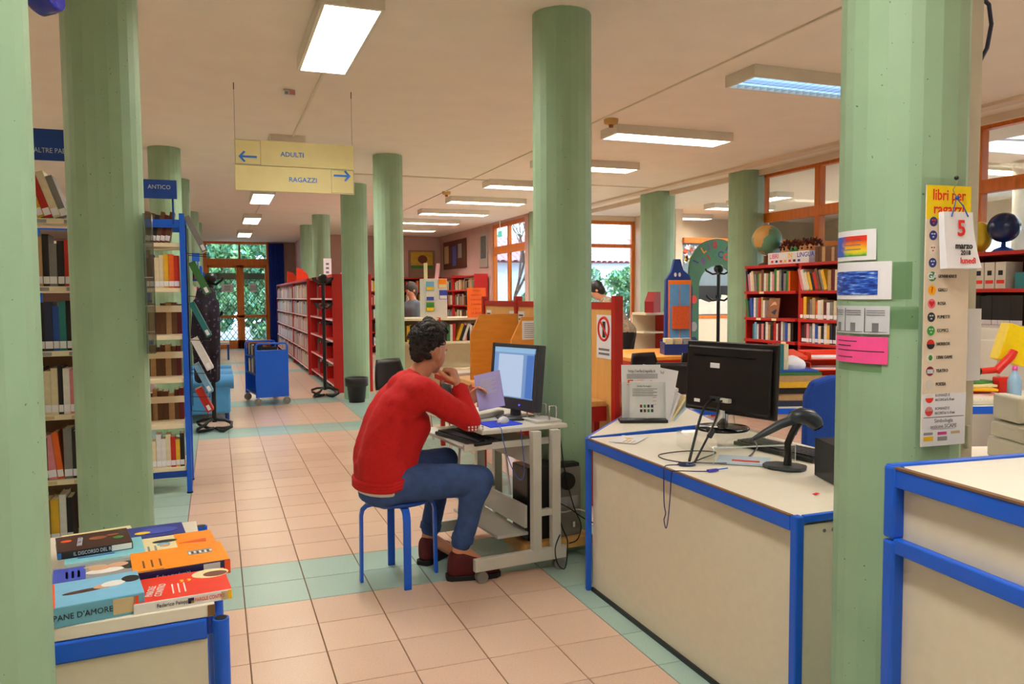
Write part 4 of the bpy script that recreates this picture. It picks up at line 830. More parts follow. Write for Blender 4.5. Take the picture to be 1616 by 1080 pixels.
# ribbed cuffs and hem
b=MB(); 
for k in range(3): z=.502+k*.015; b.tube([(.686+.142*math.cos(a),.145+.202*math.sin(a),z+.03*max(0,math.cos(a))) for a in [2*PI*q/36 for q in range(36)]],.0125,8,closed=True)
b.build('hem_rib',SWEAT,sw)
for wr,el in ((wr_r,el_r),(wr_l,el_l)):
    d=(el-wr).normalized(); MB().cyl(wr+d*.0,wr+d*.055,.040,.044,18).build('cuff',SWEAT,sw)
b=MB(); e0=el_r+V((.02,-.045,-.035))
for i in range(5):
    for j in range(2): b.obox(e0+V((-.05+i*.018,-.008,j*.014)),e0+V((-.041+i*.018,-.008,j*.014)),.004,.009)
b.build('elbow_checks',[M('check_white',(206,200,204),.8)],sw)
# shirt tail
b=MB()
b.T=Matrix.Translation((.686,.145,0))@Matrix.Diagonal((.137,.197,1,1)); b.cyl((0,0,.468),(0,0,.53),.97,1,32)
sh=skin('shirt',b,SHIRT,man,.011,5)
# jeans
b=MB()
for y in (-.085,-.03,.03,.085): cap(b,V((.69,.145+y,.485)),.10,V((.76,.145+y,.50)),.088)
b.T=Matrix.Translation((.69,.145,0))@Matrix.Diagonal((.132,.19,1,1)); b.cyl((0,0,.428),(0,0,.52),.97,1,32); b.T=Matrix.Identity(4)
for hp,kn,an in ((hip_r,kn_r,an_r),(hip_l,kn_l,an_l)):
    md_=hp.lerp(kn,.5)+V((0,0,.012)); lo=kn.lerp(an,.55)
    chain(b,[hp+V((0,0,.01)),md_,kn,kn.lerp(an,.3)+V((-.012,0,0)),lo,an.lerp(kn,.12)],[.104,.094,.076,.068,.058,.054])
jn=skin('jeans',b,JEANS,man,.0085,6)
md=jn.modifiers.new('folds','DISPLACE'); md.texture=tx; md.strength=.01
for an,kn in ((an_r,kn_r),(an_l,kn_l)):
    d=(kn-an).normalized(); MB().cyl(an+d*.045,an+d*.078,.058,.0585,20).build('rolled_cuff',JEANS,jn)
# shoes
for an,ang in ((an_r,-.15),(an_l,.75)):
    R=Matrix.Translation((an.x,an.y,0))@Matrix.Rotation(ang,4,'Z'); b=MB(R)
    chain(b,[(-.012,0,.105),(-.015,0,.07),(-.02,0,.05)],[.049,.049,.046]); chain(b,[(-.02,0,.052),(.06,0,.055),(.13,0,.043),(.175,0,.036)],[.046,.05,.046,.036]); chain(b,[(.0,0,.11),(.09,0,.062)],[.048,.042])
    # MB.T applied twice guard: capsules are built in shoe space
    so=skin('shoe',b,SHOE,man,.008,4)
    b=MB(R); b.prism([(-.07,-.03),(-.05,-.045),(.05,-.048),(.13,-.052),(.19,-.042),(.215,-.015),(.215,.015),(.19,.042),(.13,.052),(.05,.048),(-.05,.045),(-.07,.03)],(0,0,.0),(1,0,0),(0,1,0),.026); b.build('sole',SOLE,so,.004)
    b=MB(R)
    for k in range(3): b.tube([(.045+.02*k,-.035,.108-.016*k),(.05+.02*k,0,.118-.016*k),(.045+.02*k,.035,.108-.016*k)],.003,6)
    b.build('laces',BLACK,so)
# hair
rnd=random.Random(3); b=MB(HT)
for k in range(150):
    a=rnd.uniform(-PI,PI); e=rnd.uniform(-.75,1.5); cx=math.cos(e)*math.cos(a); cy=math.cos(e)*math.sin(a); cz=math.sin(e)
    if cx>.12 and cz<.72: continue
    if abs(cy)>.4 and cz<.12 and cx>-.3: continue
    p=V((-.014+.105*cx,.082*cy,.028+.106*cz)); b.sphere(tuple(p),rnd.uniform(.017,.027) if cz>.2 else rnd.uniform(.013,.018),8,6)
b.sphere((-.034,0,.042),1,18,12,(.098,.081,.1))
for k in range(14): b.sphere((rnd.uniform(-.06,.05),rnd.uniform(-.04,.04),.135+rnd.uniform(-.01,.018)),rnd.uniform(.016,.024),8,6)
b.sphere((-.075,0,-.03),1,12,8,(.03,.055,.05))
hr=skin('hair',b,HAIR,man,.006,2); hr['label']='short dark curly hair'
md=hr.modifiers.new('curls','DISPLACE'); t2=bpy.data.textures.new('curls','CLOUDS'); t2.noise_scale=.018; md.texture=t2; md.strength=.016
b=MB(HT)
for k in range(420):
    a=rnd.uniform(-PI,PI); e=rnd.uniform(.0,1.5); d=V((math.cos(e)*math.cos(a),math.cos(e)*math.sin(a),math.sin(e)))
    if d.x>.12 and d.z<.72: continue
    p=V((-.014+.118*d.x,.094*d.y,.03+.116*d.z)); tn=d.cross(V((rnd.uniform(-1,1),rnd.uniform(-1,1),rnd.uniform(-1,1)))).normalized()
    pts=[p+tn*(.014*math.cos(q))+d*(.011*math.sin(q)) for q in (-.4,.4,1.2,2.0,2.8)]; b.tube(pts,[.0026,.003,.003,.0024,.0012],5)
cl=b.build('curls',HAIR,hr); cl['kind']='stuff'
# booklet in his hand
t=thing('booklet','lilac printed booklet held in the left hand of seated man','booklet'); BK=frame((1.235,.222,.83),(.62,-.42,.18),(.42,.0,.88))
LIL=M('lilac_paper',(168,162,240),.6); MB(BK).box(0,.15,0,.20,-.003,.003).build('cover',LIL,t); MB(BK).box(.002,.148,.002,.198,.003,.0038).build('page',M('lilac_page',(184,180,246),.6),t)
for sgn in (1,-1):
    for k in range(11): MB(BK).box(.03,.12-(k%3)*.012,.165-k*.008,.168-k*.008,.0038*sgn,.0046*sgn).build('print_line',INKW,t)
# ---------------------------------------------------------------- generic standing figures
def figure(label,base,face,joints,top,trous,hairc,sk=.012,topname='top',vox=.014):
    """joints in local frame: x forward, y left, z up; base = floor point"""
    f=V((face[0],face[1],0)).normalized(); T=Matrix.Translation(V(base))@Matrix(((f.x,-f.y,0),(f.y,f.x,0),(0,0,1))).to_4x4()
    J={k:T@V(v) for k,v in joints.items()}; b=MB()
    hd=J['head']; fd=(T.to_3x3()@V(joints.get('look',(1,0,-.2)))); chain(b,[J['neck'],hd+V((0,0,-.08))],[.055,.05]); HT_=head(b,hd,fd,(0,0,1),.96)
    for s in 'rl':
        chain(b,[J['sh'+s],J['el'+s],J['wr'+s]],[.045,.036,.026]); chain(b,[J['hip'+s],J['kn'+s],J['an'+s]],[.08,.05,.036]); chain(b,[J['an'+s],J['an'+s]+f*.14+V((0,0,-.05))],[.036,.028])
        hand(b,J['wr'+s],J['wr'+s]-J['el'+s],(0,0,1),1 if s=='r' else -1,.5,s=.9)
    for s in (-1,1):
        q=T.to_3x3()@V((0,s*.06,0)); chain(b,[J['pel']+q,J['waist']+q,J['chest']+q],[.095,.085,.095])
    p=skin('person',b,SKIN,None,.010,4); tag(p,label,'person')
    b=MB()
    for s in (-1,-.33,.33,1):
        q=T.to_3x3()@V((0,s*.085,0)); chain(b,[J['pel']+q*1.05+V((0,0,.03)),J['waist']+q,J['chest']+q*1.1,J['chest'].lerp(J['neck'],.6)+q*.7],[.115,.105,.11,.075])
    for s in 'rl': chain(b,[J['chest'].lerp(J['sh'+s],.6),J['sh'+s],J['el'+s],J['wr'+s].lerp(J['el'+s],.15)],[.08,.068,.052,.042])
    skin(topname,b,top,p,vox,6)
    b=MB()
    for s in 'rl': chain(b,[J['hip'+s]+V((0,0,.03)),J['kn'+s],J['an'+s]],[.115,.08,.062])
    chain(b,[J['hipr'],J['hipl']],[.115,.115]); skin('trousers',b,trous,p,vox,5)
    for s in 'rl':
        b=MB(); a=J['an'+s]; chain(b,[V((a.x,a.y,.05)),V((a.x,a.y,.045))+f*.15],[.05,.042]); skin('shoe',b,SOLE,p,.012,3)
    b=MB(HT_); b.sphere((-.02,0,.035),1,18,12,(.108,.09,.108)); b.sphere((-.05,0,-.03),1,14,10,(.07,.078,.085)); skin('hair',b,hairc,p,.010,4); eyes(HT_,p)
    return p
FLOR=M('floral_blouse',(150,132,112),.8,var=.55,scale=28); BLT=M('black_trousers',(18,18,22),.85); HB=M('black_hair',(20,16,16),.5,var=.3,scale=60)
figure('woman in patterned blouse and black trousers bending over by the window',(5.30,5.97,0),(-.80,.6),dict(pel=(-.02,0,.92),waist=(.06,0,1.05),chest=(.22,0,1.31),neck=(.32,0,1.41),head=(.42,0,1.53),look=(.8,0,-.6),shr=(.24,-.17,1.34),shl=(.24,.17,1.34),elr=(.32,-.2,1.02),ell=(.32,.2,1.02),wrr=(.50,-.12,.93),wrl=(.50,.12,.93),hipr=(-.02,-.09,.90),hipl=(-.02,.09,.90),knr=(.01,-.09,.5),knl=(.03,.09,.5),anr=(-.03,-.09,.09),anl=(0,.09,.09)),FLOR,BLT,HB,topname='blouse')
figure('person in grey-blue jacket standing partly behind a green column',(2.95,8.85,0),(-.9,-.3),dict(pel=(0,0,.88),waist=(0,0,1.02),chest=(.01,0,1.25),neck=(.02,0,1.40),head=(.05,0,1.56),look=(1,0,-.35),shr=(.01,-.18,1.32),shl=(.01,.18,1.32),elr=(.03,-.22,1.05),ell=(.03,.22,1.05),wrr=(.22,-.15,.98),wrl=(.22,.15,.98),hipr=(0,-.09,.86),hipl=(0,.09,.86),knr=(.02,-.09,.48),knl=(.02,.09,.48),anr=(-.02,-.09,.09),anl=(-.02,.09,.09)),M('grey_blue_jacket',(120,132,146),.8),M('dark_grey_trousers',(60,64,72),.8),M('grey_hair',(70,62,58),.6),topname='jacket')
# ============================================================ SHELVING AND BOOKS
NB=[0]
def row(desc,group,o,u,into,length,pal,hs=(.19,.26),ts=(.018,.04),d=.15,leans=None,sticker=True,rnd=None,gap=0,start=0):
    """pal: list of colours (cycled at random if string 'mix'); leans: dict index->angle"""
    rnd=rnd or random.Random(hash(desc)%1000); T=frame(o,u,into); x=start; i=0; out=[]
    while True:
        if isinstance(pal,list):
            if i>=len(pal): break
            c=pal[i]
        else: c=rnd.choice(pal.split('|'))
        t=rnd.uniform(*ts); h=rnd.uniform(*hs); a=(leans or {}).get(i,0)
        if c=='_': x+=t; i+=1; pal=pal[:i-1]+pal[i:] if isinstance(pal,list) else pal; i-=1; continue
        w=t/math.cos(a)
        if x+w>length: break
        if i>=len(ORD): break
        sz='thick ' if t>(ts[0]*.3+ts[1]*.7) else 'thin ' if t<(ts[0]*.7+ts[1]*.3) else ''
        ln=' leaning' if abs(a)>.05 else ''
        bk=book(t,h,min(d,h*.72),c,(f'{sz}{c} book{ln}, {ORD[i]} from left, {desc}'),group,sticker)
        px=x+w/2; bk.matrix_world=T@Matrix.Translation((px,rnd.uniform(0,.012),abs(math.sin(a))*t/2))@Matrix.Rotation(a,4,'Y')
        if a>0: bk.matrix_world=T@Matrix.Translation((px,rnd.uniform(0,.01),math.sin(a)*t/2))@Matrix.Rotation(a,4,'Y')
        x+=w+rnd.uniform(0,.002)+gap; i+=1; out.append(bk); NB[0]+=1
    return out
# ---- shelf with sign ALTRE PA (left bay)
t=thing('bookshelf','tall cream metal bookshelf between two left columns under sign ALTRE PA','bookshelf',(0,0,0))
X0,X1,Yf=-1.62,-.60,.86
for z in (1.874,1.522,1.183,.847,.501,.16): 
    s=MB().box(X0,X1,Yf,Yf+.30,z-.028,z).build('shelf_board',SHELFC,t,.002)
    for k in range(2): MB().box(-.97+k*.15,-.97+k*.15+.07,Yf-.002,Yf,z-.024,z-.006).build('tag_strip',GY if z>1 else PT,s)
for x in (X0,X1): 
    for y in (Yf,Yf+.28): MB().box(x-.015,x+.015,y-.015,y+.015,0,2.05).build('post',BLUE,t,.003)
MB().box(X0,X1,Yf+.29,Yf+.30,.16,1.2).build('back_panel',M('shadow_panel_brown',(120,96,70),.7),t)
sg=thing('shelf_sign','dark blue shelf sign lettered ALTRE PAESI at the far left','sign'); MB().box(-1.12,-.62,Yf-.03,Yf-.024,2.165,2.325).build('sign_panel',BLUED,sg,.002); text('ALTRE PAESI',.036,INKW,sg,frame((-.938,Yf-.031,2.215),(1,0,0),(0,0,1)),'LEFT',sx=.82)
for x in (-1.05,-.68): MB().box(x-.008,x+.008,Yf-.024,Yf-.012,2.0,2.17).build('sign_post',BLUED,sg)
g='books on the shelf under sign ALTRE PA'; r5=lambda k:f'{k} shelf under sign ALTRE PA'
P0=(-1.04,Yf+.01,0)
def rr(nm,z,pal,**k): row(r5(nm),g,(P0[0],P0[1],z+.001),(1,0,0),(0,1,0),.42,pal,rnd=random.Random(int(z*100)),**k)
rr('the top',1.874,['white','tan','black','yellow','red','cream','grey'],leans={k:-.32 for k in range(7)},ts=(.026,.036),hs=(.22,.26))
rr('the second',1.522,['dark navy','dark navy','tan','black','grey','black','red','maroon'],hs=(.22,.27),ts=(.026,.042))
rr('the third',1.183,['brown','red','black','dark navy','blue','teal','black'],hs=(.23,.27),ts=(.026,.04))
rr('the fourth',.847,['black','black','black','cream','cream','black','white','pink'],hs=(.22,.26),ts=(.022,.034))
rr('the fifth',.501,['black','grey','black','pink','orange','grey','black','black'],hs=(.22,.27),ts=(.024,.04),leans={3:-.1,4:-.1})
rr('the lowest',.16,['brown','grey','brown','yellow','white','black'],hs=(.22,.26),ts=(.028,.045))
# ---- blue shelf ANTICO
t=thing('bookshelf','blue framed bookshelf with cream boards under sign ANTICO','bookshelf')
X0,X1,Y0,Y1=-1.32,-.31,2.47,2.92
for x in (X0,X1):
    for y in (Y0,Y1):
        b=MB().box(x-.018,x+.018,y-.018,y+.018,.01,2.075); o=b.build('post',BLUE,t,.004); MB().cyl((x,y,0),(x,y,.012),.022).build('foot_pad',BLACK,o)
for z in (1.86,1.53,1.18,.86,.52,.2):
    MB().box(X0+.02,X1-.02,Y0,Y0+.2,z-.03,z).build('shelf_board',SHELFC,t,.002); MB().box(X0+.02,X1-.02,Y1-.2,Y1,z-.03,z).build('rear_shelf_board',SHELFC,t)
MB().box(X0+.02,X1-.018,Y0-.01,Y0+.01,1.97,2.03).build('top_rail',BLUE,t,.003); MB().box(X0+.02,X1-.018,Y0-.008,Y0+.012,.125,.17).build('bottom_rail',BLUED,t,.003); MB().box(X0+.02,X1-.018,Y1-.01,Y1+.01,1.97,2.03).build('rear_top_rail',BLUE,t)
for z in (1.35,1.0,.66): MB().box(X0+.02,X1-.02,Y0+.195,Y0+.2,z,z+.05).build('back_lip',SHELFC,t)
sg=thing('shelf_sign','blue shelf sign lettered ANTICO on a thin post','sign'); MB().box(-.72,-.335,2.45,2.456,2.176,2.312).build('sign_panel',BLUED,sg,.002); text('ANTICO',.042,INKW,sg,frame((-.528,2.449,2.258),(1,0,0),(0,0,1)),'LEFT',sx=.95); MB().box(-.372,-.358,2.456,2.466,1.99,2.18).build('sign_post',BLUED,sg)
g='books on the shelf under sign ANTICO'
def ra(nm,z,pal,x0=-.60,ln=.26,yy=Y0+.015,into=(0,1,0),u=(1,0,0),**k): row(f'{nm} shelf under sign ANTICO',g,(x0,yy,z+.001),u,into,ln,pal,rnd=random.Random(int(z*77)),**k)
ra('the top',1.86,['brown','brown','black','brown','maroon','brown'],leans={k:.2 for k in range(6)},hs=(.2,.23),ts=(.026,.036))
ra('the second',1.53,['maroon','maroon','maroon','cream','cream','yellow','orange','red'],hs=(.215,.25),ts=(.028,.036),ln=.28)
ra('the lowest',.2,['white','cream','white','white','cream','red','yellow','black','black'],hs=(.20,.25),ts=(.024,.034),ln=.285)
for z,nm in ((1.18,'third'),(.86,'fourth'),(.52,'fifth')):
    row(f'rear of {nm} shelf under sign ANTICO',g,(-.60,Y1-.19,z+.001),(1,0,0),(0,1,0),.27,['brown','tan','brown','brown','tan','brown','maroon'],hs=(.2,.25),ts=(.03,.04),sticker=False,rnd=random.Random(int(z*50)))
# ---- leaning display books on the end of that shelf
t=thing('display_rack','thin black wire rack on the end of the blue shelf','rack')
dis=[(2.05,-.285,.26,'grey','grey and dark book'),(1.71,-.262,.24,'green','green, white and red book'),(1.40,-.272,.26,'teal','dark green book'),(1.13,-.262,.24,'white','white spined green book'),(.93,-.255,.22,'light blue','light blue book'),(.74,-.245,.18,'red','red and white book')]
for k,(z,x,h,c,nm) in enumerate(dis):
    a=-.44; Tm=Matrix.Translation((x+.018+.42*h,2.62+.04*(k%3),z-h*.93))@Matrix.Rotation(a,4,'Y')@Matrix.Rotation(0,4,'Z')
    bk=book(.040+.012*(k%2),h*1.12,.18,c,f'{nm} leaning on the end rack, {ORD[k]} from the top','book',sticker=False); bk['group']='books leaning on the end rack'; tag(bk,None,'book')
    st=MB().box(-.012,.012,-.001,0,.012,.055).build('spine_label',WHITE,bk)
    bk.matrix_world=Tm
    MB().tube([(-.285,2.58,z-h+.0),(-.285+.42*h+.04,2.58,z-h-.01),(-.285+.42*h+.04,2.88,z-h-.01),(-.285,2.88,z-h)],.003,6).build('wire_hook',BLACK,t)
MB().tube([(-.283,2.56,.6),(-.283,2.56,2.0)],.003,6).build('wire_upright',BLACK,t); MB().tube([(-.283,2.89,.6),(-.283,2.89,2.0)],.003,6).build('wire_upright',BLACK,t)
# ---- further blue shelves on the left of the aisle
for k,(y,sgn) in enumerate(((9.4,True),(12.6,False))):
    t=thing('bookshelf',['smaller looking blue bookshelf with blue sign beyond the armchairs','farthest blue bookshelf left of the aisle'][k],'bookshelf')
    for x in (-1.3,-.30):
        for yy in (y,y+.4): MB().box(x-.018,x+.018,yy-.018,yy+.018,0,1.95).build('post',BLUE,t)
    for z in (1.75,1.42,1.08,.74,.4): MB().box(-1.28,-.32,y,y+.38,z-.03,z).build('shelf_board',BLUED,t)
    if sgn: MB().box(-.60,-.31,y-.02,y-.014,2.02,2.15).build('sign_panel',BLUE,t); MB().box(-.345,-.33,y-.014,y,1.9,2.05).build('sign_post',BLUE,t)
    b=MB(); rnd=random.Random(k); mats=[bmat(c) for c in ('dark navy','cream','red','grey','white','black')]
    for z in (1.75,1.42,1.08,.74,.4):
        x=-.66
        while x<-.36: w_=rnd.uniform(.025,.04); b.box(x,x+w_-.002,y+.01,y+.16,z,z+rnd.uniform(.2,.26),rnd.randrange(6)); x+=w_
    o=b.build('books',mats,t); o['kind']='stuff'
# ---- red wall bookcases (right)
def red_case(label,x,y0,y1,zs,top,d=.3):
    t=thing('bookcase',label,'bookcase')
    for y in (y0,y1): MB().box(x+.04,x+d,y-.012,y+.012,0,top).build('side_panel',REDM,t,.002)
    for z in zs+[top]: 
        s=MB().box(x,x+d,y0+.012,y1-.012,z-.032,z).build('shelf_board',REDM,t,.003)
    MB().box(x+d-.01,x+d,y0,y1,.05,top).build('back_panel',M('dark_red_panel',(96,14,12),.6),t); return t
ZS=[.6,.913,1.175,1.49]
t=red_case('red metal wall bookcase below the globe, beside the thick column',6.0,3.33,4.27,[.3]+ZS,1.80)
t2=red_case('red metal wall bookcase right of the globe, behind the near column',6.0,2.38,3.31,[.3]+ZS,1.80)
for (y,z) in ((3.95,1.49),(4.0,1.175),(3.72,1.175),(3.55,.913)): MB().box(5.996,6.0,y-.06,y+.02,z-.03,z-.004).build('shelf_tag',C('cream',(240,226,176)),t)
mixr='white|cream|red|grey|blue|green|orange|pink|tan|light blue|dark navy|yellow|maroon'
g='books on the red wall bookcase'
def rb(nm,z,pal,y0,ln,cs,**k): return row(f'{nm} shelf of {cs} red wall bookcase',g,(6.02,y0,z+.001),(0,-1,0),(1,0,0),ln,pal,d=.2,rnd=random.Random(int(z*91+y0*7)),**k)
rb('top',1.49,['dark navy','pink','white','cream','grey','green','tan','brown','white','tan','green','white','pink','green','cream','grey','dark navy','grey','green','orange'],4.24,.88,'left',hs=(.2,.255),ts=(.032,.044),leans={0:-.15,1:-.15,2:-.12,3:-.12,4:-.1},sticker=False)
rb('top',1.49,['pink','white','cream','yellow','black','red','brown','grey','yellow','tan','maroon','cream','white','light blue','tan'],3.28,.86,'right',hs=(.2,.25),ts=(.036,.05),leans={k:-.3 for k in range(9)},sticker=False)
rb('second',1.175,['green','dark navy','blue','white','grey','red','tan','white'],4.24,.36,'left',hs=(.19,.25),ts=(.034,.046),leans={0:-.15,1:-.15,2:-.1},sticker=False)
rb('second',1.175,['red','yellow','brown','grey','tan','orange','white','cream','maroon','white','grey','cream','tan'],3.45-.16,.86,'right',hs=(.18,.25),ts=(.036,.05),sticker=True)
rb('third',.913,['teal','light blue','white','maroon','pink','black','white','tan','black','red','white','maroon','white','grey','blue','cream','black'],4.13,.78,'left',hs=(.17,.225),ts=(.034,.046),sticker=False)
rb('third',.913,['black','maroon','pink','grey','white','blue','cream','black','white','yellow','dark navy','black','white','cream'],3.27,.86,'right',hs=(.18,.225),ts=(.034,.048),sticker=True)
rb('lowest visible',.6,['black','brown','grey','dark navy','white','black','brown','black','grey'],4.0,.55,'left',hs=(.2,.25),ts=(.04,.055),sticker=False)
# face-out picture book and stand
t=thing('picture_book','brown picture book with a face, shown cover-out on second red shelf','book'); Tm=frame((6.03,3.86,1.18),(0,-1,0),(.12,0,1)); MB(Tm).box(0,.19,0,.23,-.012,0).build('cover',M('cover_brown_face',(150,96,60),.5,var=.3,scale=14),t); MB(Tm).prism([(.06,.06),(.13,.03),(.16,.1),(.12,.09)],(0,0,0),(1,0,0),(0,1,0),.001).build('blue_shape',C('navy',(18,26,78)),t); MB(Tm).prism([(.03,.13),(.08,.18),(.12,.19),(.15,.15),(.09,.15)],(0,0,0),(1,0,0),(0,1,0),.001).build('tan_shape',C('skin',(222,170,136)),t)
# second red bookcase group at the right edge
t3=red_case('red bookcase at the right edge below the dark blue balloon',6.0,.35,1.28,[.3]+ZS,1.80)
for k in range(4):
    y=1.2-k*.10; q=thing('box_file',f'white and red box file, {ORD[k]} from the left on top red shelf at right edge','box file',(6.03,y,1.491),0,'box files on the right red shelf'); MB().box(0,.2,-.045,.045,0,.22).build('box_body',WHITEM,q); MB().box(-.001,0,-.035,.035,.04,.07).build('red_label',C('red',(232,50,28)),q); MB().box(-.001,0,-.02,.02,.11,.15).build('dark_label',DK,q)
rb('second',1.175,['black','black','black','black','black','black','black','black','black','black'],1.24,.6,'far right',hs=(.25,.26),ts=(.05,.055))
tag(MB().box(6.04,6.25,.45,.78,1.491,1.62).build('teal_folder',M('teal_folder',(40,130,140),.5)),'teal folder lying on the right edge red bookcase','folder')
# ---- red double shelves right of the aisle
def red_run(label,x0,x1,y0,y1,books,seed,empty=()):
    t=thing('bookcase',label,'bookcase'); zs=[.13,.46,.80,1.12,1.44]
    MB().box(x0,x1,y0-.03,y0,.0,1.80).build('end_panel',REDM,t,.003); MB().box(x0,x1,y1,y1+.03,0,1.80).build('far_end_panel',REDM,t)
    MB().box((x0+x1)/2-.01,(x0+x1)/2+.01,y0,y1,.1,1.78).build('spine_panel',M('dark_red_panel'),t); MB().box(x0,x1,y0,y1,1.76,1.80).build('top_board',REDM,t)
    for z in zs:
        s=MB().box(x0,x1,y0,y1,z-.03,z).build('shelf_board',REDM,t); MB().box(x0-.006,x0,y0,y1,z-.028,z-.004).build('white_edge',M('pink_white_edge',(236,200,196),.5),s)
    n=int((y1-y0)/.95)
    for k in range(1,n): 
        for z in zs: MB().box(x0+.02,x0+.26,y0+k*.95-.01,y0+k*.95+.01,z,z+.2).build('book_end',REDM,t)
    for k in range(4): MB().cyl((x0+.1,y0+.2+k*(y1-y0-.4)/3,0),(x0+.1,y0+.2+k*(y1-y0-.4)/3,.1),.03).build('foot',BLACK,t)
    return t
t=red_run('near red double bookcase right of the aisle behind the coat stand',1.55,2.14,8.25,11.2,True,1)
g='books on the near red double bookcase'
for k,z in enumerate((1.44,1.12,.80,.46,.13)):
    row(f'{["top","second","third","fourth","lowest"][k]} shelf of near red aisle bookcase',g,(1.63,10.9,z+.001),(0,-1,0),(1,0,0),2.5,['grey','black','white','brown','_','blue','white','grey','black','cream','dark navy','grey'][:9+k%3],hs=(.18,.24),ts=(.05,.075),d=.16,sticker=False,gap=.10,rnd=random.Random(k+5))
for q,(y0,y1,lb) in enumerate(((11.3,14.3,'middle red bookcase right of the aisle, full of pale books'),(14.4,19.0,'farthest red bookcase next to the blue curtain'))):
    t=red_run(lb,1.50,1.67,y0,y1,True,2+q); b=MB(); rnd=random.Random(20+q); cols=['cream','white','tan','grey','pink','light blue','yellow','brown','red']; 
    for z in (.13,.46,.80,1.12,1.44):
        y=y0+.03
        while y<y1-.05: w_=rnd.uniform(.02,.045); b.box(1.515,1.575,y,y+w_-.002,z,z+rnd.uniform(.18,.27),rnd.randrange(len(cols))); y+=w_
    o=b.build('books',[bmat(c) for c in cols],t); o['kind']='stuff'
b=MB()
# ---- red shelves along the back wall
for q,(x0,x1,yy,lb) in enumerate(((2.35,3.9,16.4,'red bookcase on the back wall left of the white display stand'),(3.95,5.5,16.4,'red bookcase on the back wall right of the white display stand'))):
    t=thing('bookcase',lb,'bookcase'); rnd=random.Random(q+40); cols=['cream','white','tan','grey','yellow','orange','brown','red','dark navy']; b=MB()
    for z in (.2,.55,.9,1.25,1.6,1.95): MB().box(x0,x1,yy,yy+.3,z-.03,z).build('shelf_board',REDM,t)
    for x in (x0,x1): MB().box(x-.015,x+.015,yy,yy+.32,0,1.97).build('side_panel',REDM,t)
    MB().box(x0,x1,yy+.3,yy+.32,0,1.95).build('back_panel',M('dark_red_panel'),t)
    for z in (.2,.55,.9,1.25,1.6):
        x=x0+.03
        while x<x1-.06:
            w_=rnd.uniform(.03,.06)
            if rnd.random()<.75: b.box(x,x+w_-.003,yy+.05,yy+.2,z,z+rnd.uniform(.18,.28),rnd.randrange(len(cols)))
            x+=w_
    o=b.build('books',[bmat(c) for c in cols],t); o['kind']='stuff'
t=thing('bookcase','red bookcase along the mauve side wall below the narrow poster','bookcase'); rnd=random.Random(77); b=MB()
for z in (.2,.55,.9,1.25,1.6,1.92): MB().box(5.25,5.55,12.75,16.2,z-.03,z).build('shelf_board',REDM,t)
for y in (12.75,14.5,16.2): MB().box(5.25,5.56,y-.015,y+.015,0,1.95).build('side_panel',REDM,t)
for z in (.2,.55,.9,1.25,1.6):
    y=12.8
    while y<16.1:
        w_=rnd.uniform(.03,.06)
        if rnd.random()<.7: b.box(5.3,5.5,y,y+w_-.003,z,z+rnd.uniform(.18,.26),rnd.randrange(5))
        y+=w_
o=b.build('books',[bmat(c) for c in ('black','cream','tan','grey','brown')],t); o['kind']='stuff'
# ---- low white shelf behind the man
t=thing('low_bookshelf','low white bookshelf behind the head of the seated man','bookshelf')
X0,X1,Yf=1.98,3.25,5.36
MB().box(X0,X1,Yf,Yf+.6,1.165,1.195).build('top_board',SHELFC,t,.003)
for z in (.91,.58,.25): MB().box(X0,X1,Yf,Yf+.6,z-.03,z).build('shelf_board',SHELFC,t,.002); 
MB().box(X0,X1,Yf+.29,Yf+.31,.1,1.165).build('spine_panel',SHELFC,t); 
for x in (X0,X1): MB().box(x-.015,x+.015,Yf,Yf+.6,0,1.18).build('side_panel',SHELFC,t)
MB().box(2.415,2.435,Yf-.01,Yf+.28,.91,1.20).build('red_divider',REDM,t)
g='books on the low white shelf'
row('left half of low white bookshelf',g,(2.03,Yf+.02,.911),(1,0,0),(0,1,0),.38,['yellow','yellow','black','orange','red','yellow','cream'],hs=(.19,.23),ts=(.03,.05),leans={2:-.25},sticker=False,rnd=random.Random(4))
row('right half of low white bookshelf',g,(2.45,Yf+.02,.911),(1,0,0),(0,1,0),.75,['white','black','green','white','red','yellow','black','white','pink','black','white','tan','blue','white','yellow','black','orange'],hs=(.18,.22),ts=(.024,.042),leans={0:.1,5:.35,6:.35,7:.35},sticker=False,rnd=random.Random(6))
# ============================================================ AISLE: hanging sign, detectors
t=thing('hanging_sign','cream hanging sign pointing left to ADULTI and right to RAGAZZI','sign')
X0,X1,Ys=.068,.946,2.42; CS=M('sign_cream',(232,220,160),.5,var=.03)
u_=MB().box(X0,X1,Ys,Ys+.03,2.446,2.632).build('upper_board',CS,t,.003); l_=MB().box(X0,X1,Ys,Ys+.03,2.256,2.442).build('lower_board',CS,t,.003)
def fr(x0,x1,z0,z1,par):
    b=MB(); e=.0025
    for q in ((x0,x1,z0,z0+e),(x0,x1,z1-e,z1),(x0,x0+e,z0,z1),(x1-e,x1,z0,z1)): b.box(q[0],q[1],Ys-.001,Ys,q[2],q[3])
    b.build('square_outline',INKG,par)
fr(X0+.004,X0+.186,2.45,2.628,u_); fr(X1-.176,X1-.004,2.26,2.438,l_)
def arrow(cx,cz,s,par):
    b=MB(); b.box(cx-.062,cx+.062,Ys-.0016,Ys-.0002,cz-.0075,cz+.0075)
    for q in (1,-1): b.prism([(cx+s*.068,cz),(cx+s*.03,cz+q*.042),(cx+s*.018,cz+q*.034),(cx+s*.048,cz)][::(1 if q*s>0 else -1)],(0,Ys-.0002,0),(1,0,0),(0,0,1),.0016)
    b.build('arrow',INKB,par)
arrow(X0+.095,2.505,-1,u_); arrow(X1-.095,2.395,1,l_)
